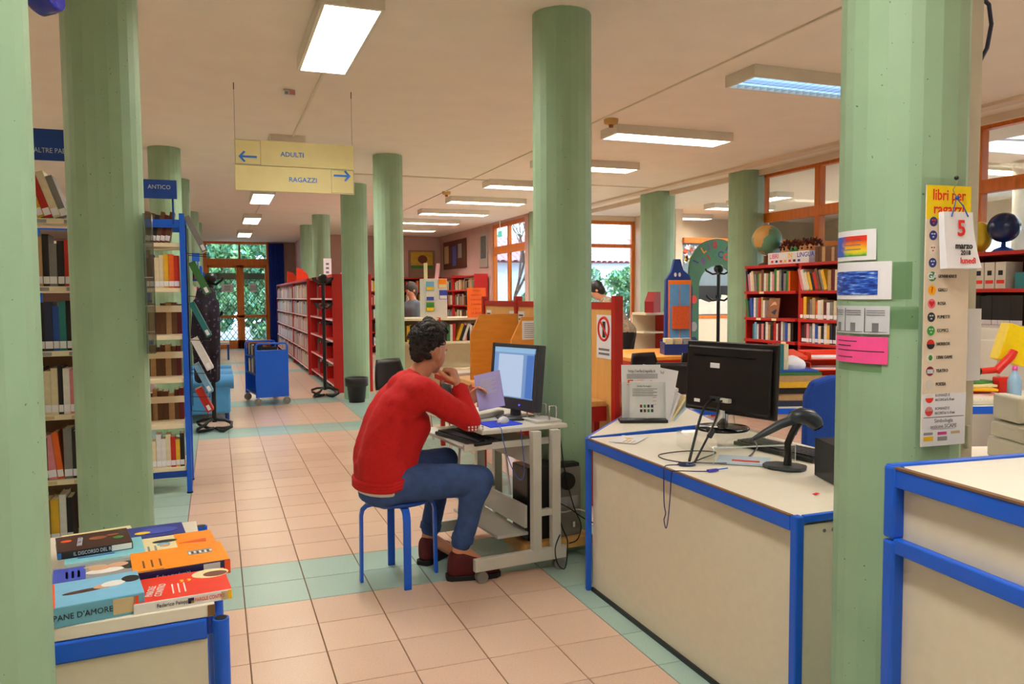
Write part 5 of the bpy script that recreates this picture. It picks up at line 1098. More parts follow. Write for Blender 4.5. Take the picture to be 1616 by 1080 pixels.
text('ADULTI',.05,INKB,u_,frame((X0+.415,Ys-.001,2.535),(1,0,0),(0,0,1)),bold=.0006); text('RAGAZZI',.05,INKB,l_,frame((X0+.49,Ys-.001,2.348),(1,0,0),(0,0,1)),bold=.0006)
for x in (X0+.006,X1-.01): MB().tube([(x,Ys+.015,2.63),(x,Ys+.015,H)],.0018,6).build('wire',STEEL,t); MB().tube([(x,Ys+.015,H-.05),(x,Ys+.015,H)],.0035,6).build('wire_holder',INK,t)
t=thing('smoke_detector','white square detector with pink face on the ceiling before hanging sign','detector',(.48,2.54,H)); MB().box(-.045,.045,-.04,.04,-.045,0).build('body',WHITEM,t,.006); MB().box(-.0,.04,-.046,-.04,-.04,-.01).build('pink_face',M('pink_plastic',(226,150,150),.4),t); MB().box(-.035,-.01,-.046,-.04,-.038,-.018).build('lens',GY,t)
YP=M('aged_yellow_plastic',(206,164,88),.45)
for x,y,lb in ((3.30,2.62,'yellowed smoke detector at the end of a crosswise ceiling light'),(3.24,7.85,'small yellowed smoke detector above the far crosswise lights')):
    t=thing('smoke_detector',lb,'detector',(x,y,H)); b=MB(); b.lathe([(0,-.05),(.03,-.05),(.062,-.04),(.066,-.0)],n=24); b.build('base',YP,t); b=MB(); b.lathe([(0,-.075),(.02,-.075),(.024,-.05),(0,-.05)],n=16); b.build('sensor',M('amber_sensor',(150,90,40),.4),t)
t=thing('exit_sign','small green exit sign hanging at the orange framed window','sign',(5.48,11.7,2.80)); b=MB(); b.box(-.01,.01,-.11,.11,-.12,.0); b.build('panel',EM('exit_green',(90,210,190),.8),t); MB().tube([(0,0,0),(0,0,.24)],.01,6).build('hanger',WHITEM,t)
t=thing('skylight','skylight with slanting white beams in the room beyond the partition','skylight'); b_=M('skylight_white',(226,232,240),.5)
for k in range(5): MB().obox((7.6,2.4-k*.85,H+.10),(10.8,1.9-k*.85,H+.10),.10,.09).build('beam',b_,t)
MB().obox((9.2,-1.2,H+.10),(9.0,2.7,H+.10),.10,.08).build('cross_beam',b_,t); MB().box(7.6,10.8,-1.2,2.7,H+.15,H+.156).build('pane',GLASS,t)
# ============================================================ COMPUTER CARRELS
t=thing('carrel_partition','long wooden partition with red posts behind the middle column','partition')
for y in (.85,1.77,2.69,3.60): MB().box(2.385,2.445,y-.03,y+.03,0,1.452).build('post',REDF,t,.004)
for y0,y1 in ((.88,1.74),(1.80,2.66),(2.72,3.57)):
    MB().box(2.395,2.435,y0,y1,1.36,1.41).build('top_rail',REDF,t,.003); MB().box(2.405,2.425,y0,y1,.3,1.36).build('panel',WOODB,t)
t=thing('carrel_desk','long beech reading desk with red edge along the carrel partition','desk')
MB().box(1.90,2.384,.95,3.62,.70,.735).build('desk_top',WOODB,t,.003); MB().box(1.89,1.905,.95,3.62,.655,.70).build('red_apron',REDF,t); MB().box(1.90,2.384,.94,.955,.60,.70).build('end_apron',REDF,t)
for y in (1.0,2.3,3.55): 
    for x in (1.95,2.33): MB().box(x-.02,x+.02,y-.02,y+.02,0,.7).build('leg',REDF,t)
def divider(y,label):
    t=thing('carrel_divider',label,'divider'); b=MB(); b.prism([(1.945,.737),(2.38,.737),(2.38,1.30),(2.03,1.30),(1.945,1.13)],(0,y+.011,0),(1,0,0),(0,0,1),.022); b.build('panel',WOODA,t,.003); return t
divider(2.62,'large amber wood divider with cut corner, left of the monitor'); d2=divider(1.62,'amber wood divider with a taped notice, beside the column')
MB().box(2.03,2.17,1.604,1.609,1.13,1.27).build('notice',WHITE,d2)
for k in range(8): MB().box(2.045,2.155-(k%3)*.015,1.6025,1.604,1.145+k*.0145,1.149+k*.0145).build('notice_line',INKG,d2)
t=thing('no_phone_sign','white no-mobile-phone sign on the carrel panel right of column','sign'); b=MB(); b.box(2.3995,2.404,.90,1.12,1.02,1.32); b.build('sheet',WHITE,t)
cy,cz,n=1.01,1.225,28; ring=[]
for k in range(n): a=2*PI*k/n; ring.append((2.3985,cy+.078*math.cos(a),cz+.078*math.sin(a)))
MB().tube(ring,.009,6,closed=True).build('red_ring',INKR,t); MB().tube([(2.3985,cy+.055,cz+.055),(2.3985,cy-.055,cz-.055)],.008,6).build('red_bar',INKR,t); MB().box(2.3988,2.3995,cy-.022,cy+.022,cz-.06,cz+.05).build('phone_shape',INK,t)
for k in range(2): MB().box(2.3988,2.3995,.93,1.09,1.075-k*.03,1.09-k*.03).build('print_line',INKG,t)
for k,(y,z) in enumerate(((3.45,1.30),(2.58,1.30),(2.80,1.30))):
    q=thing('notice','small white notice on the carrel partition, %s from the left'%ORD[k],'notice'); MB().box(2.3985,2.404,y-.07,y+.07,z-.1,z+.02).build('sheet',WHITE,q)
    for j in range(2): MB().box(2.3975,2.3985,y-.05,y+.05,z-.02-j*.035,z-.008-j*.035).build('print_line',INK,q)
# chairs
def chair(x,y,rz,label,group='black plastic chairs'):
    t=thing('chair',label,'chair',(x,y,0),rz,group)
    b=MB(); n=10
    MB().box(-.21,.21,-.2,.22,.43,.455).build('seat',BLACK,t,.02,3)
    vs=[];fs=[]
    for i in range(7):
        for j in range(n+1):
            u=j/n*2-1; zz=.52+.30*i/6; w_=.21*(1-.25*(i/6)**2); vs.append((u*w_,.205+.05*i/6-.035*u*u,zz))
    for i in range(6):
        for j in range(n): a=i*(n+1)+j; fs.append((a,a+1,a+n+2,a+n+1))
    b.add(vs,fs,sm=True); o=b.build('backrest',BLACK,t); so=o.modifiers.new('thick','SOLIDIFY'); so.thickness=.012
    for sx in (-1,1):
        for yy in (-1,1): MB().tube([(sx*.18,yy*.16,.43),(sx*.21,yy*.20,0)],.011,8).build('leg',CHROME,t)
        MB().tube([(sx*.15,.18,.44),(sx*.15,.225,.60)],.009,8).build('back_support',CHROME,t)
    return t
chair(1.66,3.95,.55,'black chair whose back shows behind the man, beside column'); chair(1.72,1.75,1.45,'black chair at the carrel desk right behind the booklet')
chair(4.35,3.55,.2,'black chair at the beech table right of the carrel'); chair(4.05,2.75,2.6,'black chair nearest the flyer stand'); chair(4.85,3.35,.1,'black chair hidden partly behind the counter monitor')
# papers on carrel desk
tag(MB(frame((1.95,3.0,.736),(1,.3,0),(-.3,1,0))).box(0,.3,0,.21,0,.02).build('paper_pile',WHITE),'pile of white paper on the carrel desk behind the fist','paper')
tag(MB(frame((2.06,1.95,.736),(1,.1,0),(-.1,1,0))).box(0,.26,0,.20,0,.025).build('keyboard_case',BLACK,bevel=.006),'flat black case on the carrel desk before the divider','case')
# ============================================================ AISLE THINGS
t=thing('book_trolley','bright blue book trolley on wheels standing in the aisle','trolley',(0,0,0))
X0,X1,Y0,Y1=.385,.822,7.25,7.98
for y in (Y0,Y1):
    e=MB().box(X0,X1,y-.012,y+.012,.105,.745).build('end_panel',BLUE,t,.004)
    MB().tube([(X0+.012,y,.74),(X0+.012,y,.80),(X0+.03,y,.828),(X0+.06,y,.835),(X1-.06,y,.835),(X1-.03,y,.828),(X1-.012,y,.80),(X1-.012,y,.74)],.013,10).build('handle',BLUE,e)
for z in (.16,.42,.66): MB().box(X0+.01,X1-.01,Y0,Y1,z-.02,z).build('shelf',BLUED,t)
for x in (X0+.03,X1-.03):
    for y in (Y0,Y1):
        c=MB(); c.cyl((x,y-.016,.05),(x,y+.016,.05),.05,n=18); q=c.build('wheel',RUBBER,t); MB().box(x-.012,x+.012,y-.022,y-.017,.05,.11).build('fork',STEEL,q)
g='books on the blue trolley'
for k,z in enumerate((.66,.42)):
    row(f'{["upper","middle"][k]} tray of the blue trolley',g,(X0+.03,Y1-.03,z+.001),(0,-1,0),(1,0,0),.62,['black','white','cream','black','grey','white','tan','brown','dark navy'],hs=(.13,.16) if k==0 else (.17,.2),ts=(.04,.07),d=.16,sticker=False,rnd=random.Random(60+k))
bk=tag(MB().box(X0+.10,X0+.30,Y0+.04,Y0+.07,.661,.79).build('display_book',bmat('black')),'dark book standing behind the trolley handle','book'); 
TR=Matrix.Translation((.60,7.2,0))@Matrix.Rotation(.15,4,'Z')@Matrix.Translation((-.60,-7.2,0)); t.matrix_world=TR; bk.matrix_world=TR
for o in COL.objects:
    if o.get('group')==g: o.matrix_world=TR@o.matrix_world
def coat_stand(x,y,label,hh=1.76):
    t=thing('coat_stand',label,'coat stand',(x,y,0)); MB().cyl((0,0,.1),(0,0,hh),.024,n=14).build('pole',BLACK,t)
    for k in range(4):
        a=PI/4+k*PI/2; d=V((math.cos(a),math.sin(a),0)); s=V((-d.y,d.x,0))
        MB().tube([d*.03+V((0,0,.13)),d*.12+s*.03+V((0,0,.125)),d*.19+s*.06+V((0,0,.10)),d*.235+V((0,0,.06)),d*.19-s*.06+V((0,0,.022)),d*.1-s*.03+V((0,0,.02)),d*.02+V((0,0,.03))],.017,8).build('foot_loop',BLACK,t)
        for z,l in ((hh-.05,.17),(hh-.42,.15)): MB().tube([d*.02+V((0,0,z-.04)),d*.08+V((0,0,z-.05)),d*l+V((0,0,z)),d*l*1.05+V((0,0,z+.03))],.014,8).build('hook',BLACK,t)
    b=MB(); b.lathe([(0,hh+.03),(.05,hh+.02),(.07,hh-.02),(.06,hh-.06),(.025,hh-.09)],n=16); b.build('cap',BLACK,t)
    return t
coat_stand(1.37,7.86,'black coat stand with looped feet before the red bookcase'); coat_stand(-.14,5.32,'black coat stand left of the aisle carrying a spotted coat',1.70); coat_stand(6.50,5.50,'black coat stand before the arch of the children corner',1.84)
# coat
b=MB(); SPOT=M('spotted_coat',(26,18,34),.85,var=.0)
def spots(mt):
    nt=mt.node_tree; N=nt.nodes; L=nt.links; v=N.new('ShaderNodeTexVoronoi'); v.inputs['Scale'].default_value=22; tc=N['Texture Coordinate']; L.new(tc.outputs['Object'],v.inputs['Vector']); r=N.new('ShaderNodeValToRGB'); r.color_ramp.elements[0].position=.22; r.color_ramp.elements[1].position=.28
    r.color_ramp.elements[0].color=(*lin((84,64,104)),1); r.color_ramp.elements[1].color=(*lin((24,16,32)),1); L.new(v.outputs['Distance'],r.inputs[0]); L.new(r.outputs[0],N['Principled BSDF'].inputs['Base Color'])
spots(SPOT)
for k in range(7):
    a=2*PI*k/7; chain(b,[V((-.19+.05*math.cos(a),5.28+.05*math.sin(a),1.52)),V((-.20+.08*math.cos(a),5.26+.09*math.sin(a),1.3)),V((-.20+.095*math.cos(a),5.25+.10*math.sin(a),.95)),V((-.20+.095*math.cos(a+.2),5.25+.10*math.sin(a),.58))],[.05,.055,.05,.04])
for s in (-1,1): chain(b,[V((-.19+s*.08,5.22,1.40)),V((-.20+s*.10,5.18,1.1)),V((-.20+s*.09,5.16,.85))],[.055,.05,.045])
o=skin('coat',b,SPOT,None,.014,4); tag(o,'dark coat with light spots hanging on the left coat stand','coat')
def armchair(x,y,label):
    t=thing('armchair',label,'armchair',(x,y,0)); AB=M('blue_leatherette',(70,146,206),.5)
    MB().box(-.28,.26,-.24,.24,.16,.36).build('seat_cushion',AB,t,.04,3); MB().box(-.36,-.24,-.30,.30,.12,.78).build('backrest',AB,t,.05,3)
    for s in (-1,1):
        q=MB().box(-.3,.26,s*.30-.06,s*.30+.06,.10,.44).build('arm_panel',AB,t,.03,3); MB().cyl((-.32,s*.30,.47),(.30,s*.30,.47),.085,n=20).build('arm_roll',AB,q)
        for xx in (-.3,.22): MB().cyl((xx,s*.27,0),(xx,s*.27,.12),.025).build('foot',BLUED,t)
    return t
armchair(-.22,6.3,'light blue armchair with rolled arms behind the spotted coat'); armchair(-.22,7.10,'second light blue armchair further down the aisle')
t=thing('waste_bin','dark brown plastic waste bin before the green column','bin',(1.705,7.10,0)); b=MB(); b.lathe([(0,.004),(.105,.004),(.108,.0),(.135,.24),(.14,.235),(.152,.33),(.157,.335),(.15,.34),(.14,.33),(.10,.02),(0,.02)],n=28); b.build('bucket',M('dark_brown_plastic',(48,32,34),.45),t); b=MB(); b.lathe([(.138,.22),(.156,.225),(.162,.335),(.150,.342),(.146,.30)],n=28); b.build('liner_rim',M('black_liner',(22,18,20),.4),t)
t=thing('bench','low dark legged bench near the garden door','bench',(-.02,15.9,0)); MB().box(-.28,.2,-.2,.2,.36,.42).build('top',GWHITE,t,.004)
for x in (-.25,.17):
    for y in (-.17,.17): MB().box(x-.02,x+.02,y-.02,y+.02,0,.36).build('leg',BLUED,t)
# cards and ornaments on the red aisle bookcase
for k,(y,z) in enumerate(((15.5,1.80),(13.2,1.80))):
    q=thing('red_card_holder','bright red curved card holder on the aisle bookcase, %s one'%('farther','nearer')[k],'card holder'); b=MB(); b.prism([(0,0),(.26,0),(.22,.14),(.12,.24),(0,.27)],(1.50,y,z),(1,0,0),(0,0,1),.03); b.build('holder',M('bright_red_plastic',(240,60,30),.4),q)
q=thing('white_placard','tilted white placard with dark print on the aisle bookcase','placard'); Tm=frame((1.60,9.6,1.80),(.9,-.2,0),(.35,0,.93)); MB(Tm).box(0,.13,0,.30,-.004,0).build('board',WHITE,q)
for k in range(3): MB(Tm).box(.04,.09,.05+k*.07,.085+k*.07,0,.001).build('print_mark',INKG,q)
tag(MB(frame((1.75,8.4,1.80),(1,0,.1),(0,1,0))).box(0,.28,0,.3,0,.035).build('white_folder',WHITE,bevel=.004),'white folder on top of the near red bookcase','folder')
# display stand, orange poster on the low white shelf
t=thing('display_stand','white square display stand with colourful cards on low shelf','display stand'); MB().box(2.27,2.55,5.45,5.70,1.196,1.67).build('column',WHITEM,t,.004)
for k,(x,z,c1,c2) in enumerate(((2.335,1.58,'sky_blue','yellow'),(2.49,1.61,'orange','cream'),(2.335,1.46,'white','violet_blue'),(2.50,1.475,'violet_blue','white'),(2.335,1.33,'green','yellow'))):
    q=thing('display_card','small %s card on the white display stand, %s of five'%(c1.replace('_',' '),ORD[k]),'card'); MB().box(x-.05,x+.05,5.444,5.449,z-.055,z+.055).build('sheet',MATS['print_'+c1],q); MB().box(x-.045,x+.045,5.442,5.444,z-.05,z-.01).build('picture',MATS['print_'+c2],q)
for k,(x,l) in enumerate(((2.275,0),(2.41,.12))):
    q=thing('bookmark_strip',['upright cream strip on top of the display stand','tilted pink strip on top of the display stand'][k],'paper strip'); MB(frame((x,5.5,1.67),(1,0,-l),(-l*2,0,1))).box(0,.045,0,.19,-.004,0).build('strip',[C('cream',(240,226,176)),M('pale_pink_card',(246,186,196),.6)][k],q)
t=thing('orange_poster','bright orange poster with lettering standing on the low white shelf','poster'); OT=frame((2.76,5.30,1.196),(1,-.08,0),(0,.05,1)); MB(OT).box(0,.235,0,.36,-.006,0).build('board',M('orange_card',(255,112,30),.6),t)
for k,(s,w_) in enumerate((('SPAZIO',.03),('RISERVATO',.028),('A RAGAZZI',.028),('E BAMBINI',.028),('DA 0 A',.028),('14 ANNI',.042))): text(s,w_,M('dark_orange_ink',(196,60,20),.6),t,OT@Matrix.Translation((.117,.325-k*.055,.0008)))
tag(MB(frame((3.0,5.32,1.20),(.8,-.2,0),(.4,0,.9))).box(0,.12,0,.16,-.003,0).build('white_leaflet',WHITE),'white leaflet leaning right of the orange poster','leaflet')
# ============================================================ STAFF AREA
t=thing('staff_desk','staff desk with cream top and blue edge behind the counter','desk')
ST=frame((2.70,.52,0),(.94,-.34,0),(.34,.94,0)); MB(ST).box(-.35,2.3,0,.75,.685,.715).build('desk_top',CREAMT,t,.003); MB(ST).box(-.35,2.3,-.012,0,.68,.718).build('edge_rail',BLUE,t,.003)
for x in (-.28,2.2):
    for y in (.06,.69): MB(ST).box(x-.02,x+.02,y-.02,y+.02,0,.685).build('leg',BLUE,t)
rnd=random.Random(12); zz=.716
for k,(c,w_,th) in enumerate((('dark navy',.34,.035),('tan',.33,.045),('black',.30,.04),('yellow',.28,.04),('tan',.33,.04),('green',.36,.02),('blue',.32,.012))):
    bk=book(th,.30,.24,c,f'large {c} volume, {ORD[k]} from the bottom of the staff desk pile','large volumes piled on the staff desk',False)
    bk.matrix_world=ST@Matrix.Translation((.95+rnd.uniform(-.02,.02),.10,zz+th/2))@Matrix.Rotation(rnd.uniform(-.08,.08),4,'Z')@Matrix.Rotation(-PI/2,4,'Y'); zz+=th+.001
zz=.716
for k,(c,th) in enumerate((('black',.03),('green',.035),('brown',.03),('white',.02))):
    bk=book(th,.32,.24,c,f'{c} volume, {ORD[k]} from the bottom of the left desk pile','volumes piled at the left of the staff desk',False); bk.matrix_world=ST@Matrix.Translation((.02,.15,zz+th/2))@Matrix.Rotation(rnd.uniform(-.1,.1),4,'Z')@Matrix.Rotation(-PI/2,4,'Y'); zz+=th+.001
t=thing('paper_tray','stack of bright red paper trays with white paper on the staff desk','letter tray'); RT_=M('red_clear_plastic',(244,62,26),.3); TT=ST@Matrix.Translation((.98,.36,.85))
for k in range(3):
    z=k*.075; b=MB(TT); b.box(0,.30,0,.24,z,z+.006); b.box(0,.006,0,.24,z,z+.055); b.box(.294,.30,0,.24,z,z+.055); b.box(0,.30,.234,.24,z,z+.055); tr=b.build('tray',RT_,t,.003); MB(TT).box(.02,.28,.02,.22,z+.007,z+.018).build('paper_stack',WHITE,tr)
for x in (.0,.3): MB(TT).box(x-.004,x+.004,.1,.14,-.135,.2).build('tray_support',RT_,t)
t=thing('red_folder','bright red folder lying behind the counter monitor','folder'); MB(ST@Matrix.Translation((.28,.35,1.0))@Matrix.Rotation(.12,4,'X')).box(.2,.68,.0,.28,0,.025).build('cover',RT_,t,.004); MB(ST).box(.50,.94,.40,.62,.716,1.0).build('dark_box_under',BLACK,t)
t=thing('white_bag','crumpled white bag on the staff desk beside red trays','bag'); b=MB(); ell(b,ST@V((.80,.22,.985)),.07,.06,.06); ell(b,ST@V((.84,.24,.975)),.06,.06,.05); q=skin('bag_body',b,WHITE,t,.012,3)
for k,c in enumerate(('red','teal','cream')):
    bk=book(.03,.17,.12,c,f'small {c} book standing beside the counter monitor','small books standing on the pile',False); bk.matrix_world=ST@Matrix.Translation((.67+k*.034,.16,.952))
t=thing('office_chair','blue upholstered office chair behind the service counter','chair',(3.03,-.53,0),-.35); OB=M('blue_upholstery',(24,72,170),.85,var=.08,scale=80)
b=MB(); b.prism([(-.21,.50),(.21,.50),(.24,.62),(.235,.92),(.20,1.0),(.10,1.03),(-.10,1.03),(-.20,1.0),(-.235,.92),(-.24,.62)],(0,-.04,0),(1,0,0),(0,0,1),.07); b.build('backrest',OB,t,.025,3)
MB().box(-.24,.24,.0,.46,.42,.50).build('seat',OB,t,.03,3); MB().cyl((0,.22,.08),(0,.22,.43),.03).build('gas_column',BLACK,t); MB().box(-.04,.04,-.07,.04,.44,.58).build('back_bracket',BLACK,t)
for k in range(5): a=2*PI*k/5; MB().tube([(0,.22,.09),(.26*math.cos(a),.22+.26*math.sin(a),.06)],.02).build('foot',BLACK,t); MB().sphere((.26*math.cos(a),.22+.26*math.sin(a),.03),.03,10,8).build('caster',BLACK,t)
# ---- right of the near column
t=thing('printer_table','low cream table carrying the beige printer','table'); PTt=frame((2.55,-1.55,0),(.94,-.34,0),(.34,.94,0)); MB(PTt).box(0,1.0,0,.55,.715,.745).build('table_top',CREAMT,t,.003)
for x in (.05,.95):
    for y in (.05,.5): MB(PTt).box(x-.02,x+.02,y-.02,y+.02,0,.715).build('leg',BLUE,t)
t=thing('printer','beige rounded label printer on the table beside the near column','printer'); PP=PTt@Matrix.Translation((.40,.08,.746))
MB(PP).box(0,.26,0,.26,0,.09).build('lower_body',PLAST,t,.012,3); b=MB(PP); b.prism([(0,.092),(.26,.092),(.26,.15),(.235,.172),(.12,.178),(.0,.16)],(0,.24,0),(1,0,0),(0,0,1),.22); b.build('upper_body',PLAST,t,.014,3)
b=MB(PP); b.prism([(.0,0),(.16,0),(.15,.05),(.11,.09),(.05,.11),(0,.11)],(0,.23,.17),(1,0,0),(0,0,1),.18); b.build('paper_cover',PLAST,t,.015,3); MB(PP).box(.215,.235,-.003,0,.06,.075).build('green_button',C('green',(60,140,60)),t)
t=thing('work_desk','white work desk with blue edge at the right, holding keyboard and papers','desk'); WT=frame((4.0,-.16,0),(.95,-.32,0),(.32,.95,0)); MB(WT).box(0,1.6,0,.8,.71,.745).build('desk_top',CREAMT,t,.003); MB(WT).box(0,1.6,-.014,0,.70,.748).build('edge_rail',BLUE,t,.003)
for x in (.08,1.5):
    for y in (.06,.72): MB(WT).box(x-.02,x+.02,y-.02,y+.02,0,.71).build('leg',BLUE,t)
t=thing('keyboard','cream keyboard on the work desk at the right edge','keyboard'); MB(WT@Matrix.Translation((.34,.06,.746))).box(0,.46,0,.18,0,.03).build('key_base',PLAST,t,.004); b=MB(WT@Matrix.Translation((.34,.06,.776)))
for i in range(5):
    for j in range(17): b.box(.015+j*.025,.036+j*.025,.015+i*.03,.038+i*.03,0,.006)
b.build('keys',CREAMT,t)
t=thing('paper_heap','heap of red, yellow and white papers on the work desk','paper'); 
for k,c in enumerate(('red','white','red','yellow','cream','green')): MB(WT@Matrix.Translation((.40+.05*(k%3),.30+.02*k,.747+k*.018))@Matrix.Rotation(.25*(k%3)-.2,4,'Z')).box(0,.30,0,.21,0,.015).build('folder',MATS['print_'+c],t)
tag(MB(WT@Matrix.Translation((.36,.27,.747))).box(0,.08,0,.06,0,.07).build('orange_box',C('orange',(255,150,10)),bevel=.004),'small orange box on the work desk','box')
t=thing('hole_punch','bright red desk hole punch with black knob at the right edge','hole punch'); Q=WT@Matrix.Translation((.78,.42,.86)); MB(Q).box(0,.14,0,.08,-.115,.02).build('base',C('bright_red',(230,40,26)),t,.006); MB().tube([Q@V((.0,.04,.06)),Q@V((.10,.04,.16)),Q@V((.12,.04,.2))],.028,10).build('lever',C('bright_red',(230,40,26)),t); MB().tube([Q@V((-.12,.04,.06)),Q@V((.02,.04,.07))],.022,10).build('handle',C('bright_red',(230,40,26)),t); MB().sphere(Q@V((-.13,.04,.06)),.03,12,8).build('knob',BLACK,t)
tag(MB(WT@Matrix.Translation((.82,.5,1.0))@Matrix.Rotation(.3,4,'Y')).box(0,.2,0,.1,0.0,.26).build('yellow_folder',C('heading_yellow',(252,220,20)),bevel=.004),'yellow folder standing at the right edge','folder')
t=thing('water_bottle','clear bottle with pink top on the work desk','bottle',WT@V((.80,.30,.746))); b=MB(); b.lathe([(0,0),(.04,0),(.042,.02),(.042,.13),(.03,.16),(.014,.18),(.014,.2)],n=18); b.build('bottle_body',M('pale_blue_plastic',(150,190,220),.2),t); b=MB(); b.lathe([(0,.225),(.016,.225),(.016,.195)],n=14); b.build('cap',C('magenta',(216,70,150)),t)
t=thing('white_cabinet','white metal cabinet before the red bookcase at the right edge','cabinet'); MB().box(5.35,5.95,.35,.99,.0,1.19).build('body',WHITEM,t,.006); MB().box(5.342,5.35,.38,.96,.08,1.1).build('door',WHITEM,t,.004); MB().box(5.336,5.342,.80,.92,1.0,1.06).build('door_tag',GY,t)
# ============================================================ READING TABLE, WHITE SHELF, CHILDREN CORNER
t=thing('reading_table','beech reading table with red edge beyond the carrels','table'); MB().box(4.30,5.50,4.05,5.35,.70,.74).build('table_top',WOODA,t,.004); 
for (a,c) in (((4.32,4.06),(5.48,4.06)),((4.32,5.34),(5.48,5.34)),((4.31,4.06),(4.31,5.34)),((5.49,4.06),(5.49,5.34))): MB().obox((*a,.66),(*c,.66),.02,.08).build('red_apron',REDF,t)
for x in (4.36,5.44):
    for y in (4.11,5.29): MB().box(x-.03,x+.03,y-.03,y+.03,0,.7).build('leg',REDF,t)
t=thing('blue_tray','dark blue box tray with leaflets on the reading table','tray',(5.12,4.32,.741),-.36); b=MB()
for q in ((-.21,.21,-.15,-.14,0,.13),(-.21,.21,.14,.15,0,.17),(-.21,-.20,-.14,.14,0,.15),(.20,.21,-.14,.14,0,.15),(-.2,.2,-.14,.14,0,.008)): b.box(*q)
b.build('tray_body',M('navy_plastic',(16,44,120),.45),t,.004)
for k,c in enumerate(('cream','paper_tan','grey')): MB().box(-.18+k*.11,-.09+k*.11,-.05,.12,.01,.19).build('leaflets',MATS['print_'+c],t)
t=thing('low_white_shelf','low cream shelf with red side behind the reading table','shelf'); MB().box(5.66,6.08,6.05,6.45,1.165,1.20).build('top_board',SHELFC,t,.004)
for z in (.92,.6): MB().box(5.66,6.05,6.1,6.45,z-.02,z).build('shelf_board',SHELFC,t)
MB().box(5.66,6.05,6.44,6.46,.1,1.165).build('back_panel',SHELFC,t)
b=MB(); b.prism([(0,0),(.40,0),(.40,1.165),(.0,1.165),(.03,1.0),(.12,.93),(.12,.88),(.0,.80)],(6.055,6.05,0),(0,1,0),(0,0,1),.02); b.build('side_panel',REDF,t)
tag(MB(frame((5.68,6.12,1.20),(.8,.6,0),(0,0,1))).prism([(0,0),(.26,0),(.26,.30),(.12,.30),(0,.16)],(0,0,0),(1,0,0),(0,1,0),.14).build('red_box_file',M('maroon_box',(150,20,26),.5)),'slanted red box file on the low cream shelf','box file')
t=thing('castle_totem','blue cardboard castle totem with orange framed panel and pocket','display totem'); TT=frame((5.80,5.74,0),(.93,-.36,0),(0,0,1))
b=MB(TT); b.prism([(-.02,0),(.36,0),(.37,1.55),(.33,1.72),(.24,1.80),(.20,1.95),(.12,1.95),(.08,1.78),(0,1.66)],(0,0,-.12),(1,0,0),(0,1,0),.12); b.build('tower',M('totem_blue',(20,60,150),.6),t)
MB(TT).box(.03,.35,.0,1.66,.001,.012).build('orange_frame',M('totem_orange',(240,120,30),.6),t); MB(TT).box(.05,.185,.55,1.60,.012,.018).build('blue_panel',M('panel_blue',(90,150,210),.6),t); MB(TT).box(.195,.33,.05,1.60,.012,.018).build('blue_panel',M('panel_blue'),t); MB(TT).box(.08,.31,.98,1.30,.018,.07).build('pocket',M('rust_card',(206,84,34),.6,var=.12,scale=40),t)
for x in (.13,.19): b=MB(TT); b.prism([(x+.018*math.cos(k),1.735+.03*math.sin(k)) for k in [2*PI*q/14 for q in range(14)]],(0,0,.0),(1,0,0),(0,1,0),.003); b.build('eye_spot',WHITE,t)
t=thing('lettered_arch','green arch with colourful cut-out letters in the children corner','arch'); AG=M('arch_green',(70,118,92),.7,var=.1,scale=6); cx,zo,zi,Ro,Ri,Ya=7.40,1.82,1.57,.52,.34,6.85
ol=[(cx+Ro,0),(cx+Ro,zo)]+[(cx+Ro*math.cos(a),zo+Ro*math.sin(a)) for a in [PI*k/24 for k in range(1,24)]]+[(cx-Ro,zo),(cx-Ro,0),(cx-Ri,0),(cx-Ri,zi)]+[(cx+Ri*math.cos(a),zi+Ri*math.sin(a)) for a in [PI-PI*k/24 for k in range(1,24)]]+[(cx+Ri,zi),(cx+Ri,0)]
b=MB(); b.prism(ol,(0,Ya,0),(1,0,0),(0,0,1),.04); b.build('arch_board',AG,t)
lc=[M('letter_%d'%k,c,.6,var=.03) for k,c in enumerate(((30,60,120),(200,50,40),(220,140,30),(120,60,140),(180,30,50),(40,120,90)))]
def arc(s,R,zc,a0,da,size,k0):
    for k,ch in enumerate(s):
        if ch==' ': continue
        a=math.radians(a0-da*k); text(ch,size,lc[(k+k0)%6],t,frame((cx+R*math.cos(a),Ya-.041,zc+R*math.sin(a)),(math.sin(a),0,-math.cos(a)),(math.cos(a),0,math.sin(a))),name='letter',bold=.004)
arc('I LiBRi SP',.43,1.81,158,15.5,.15,0); arc('PiCCOLi',.33,1.76,140,20,.15,3)
for k,(z,c,r) in enumerate(((1.38,'red',.05),(.95,'grey',.06),(.7,'navy',.07))): b=MB(); b.prism([(cx-.43+r*math.cos(q),z+r*1.3*math.sin(q)) for q in [2*PI*j/14 for j in range(14)]],(0,Ya-.040,0),(1,0,0),(0,0,1),.002); b.build('painted_spot',MATS['print_'+c],t)
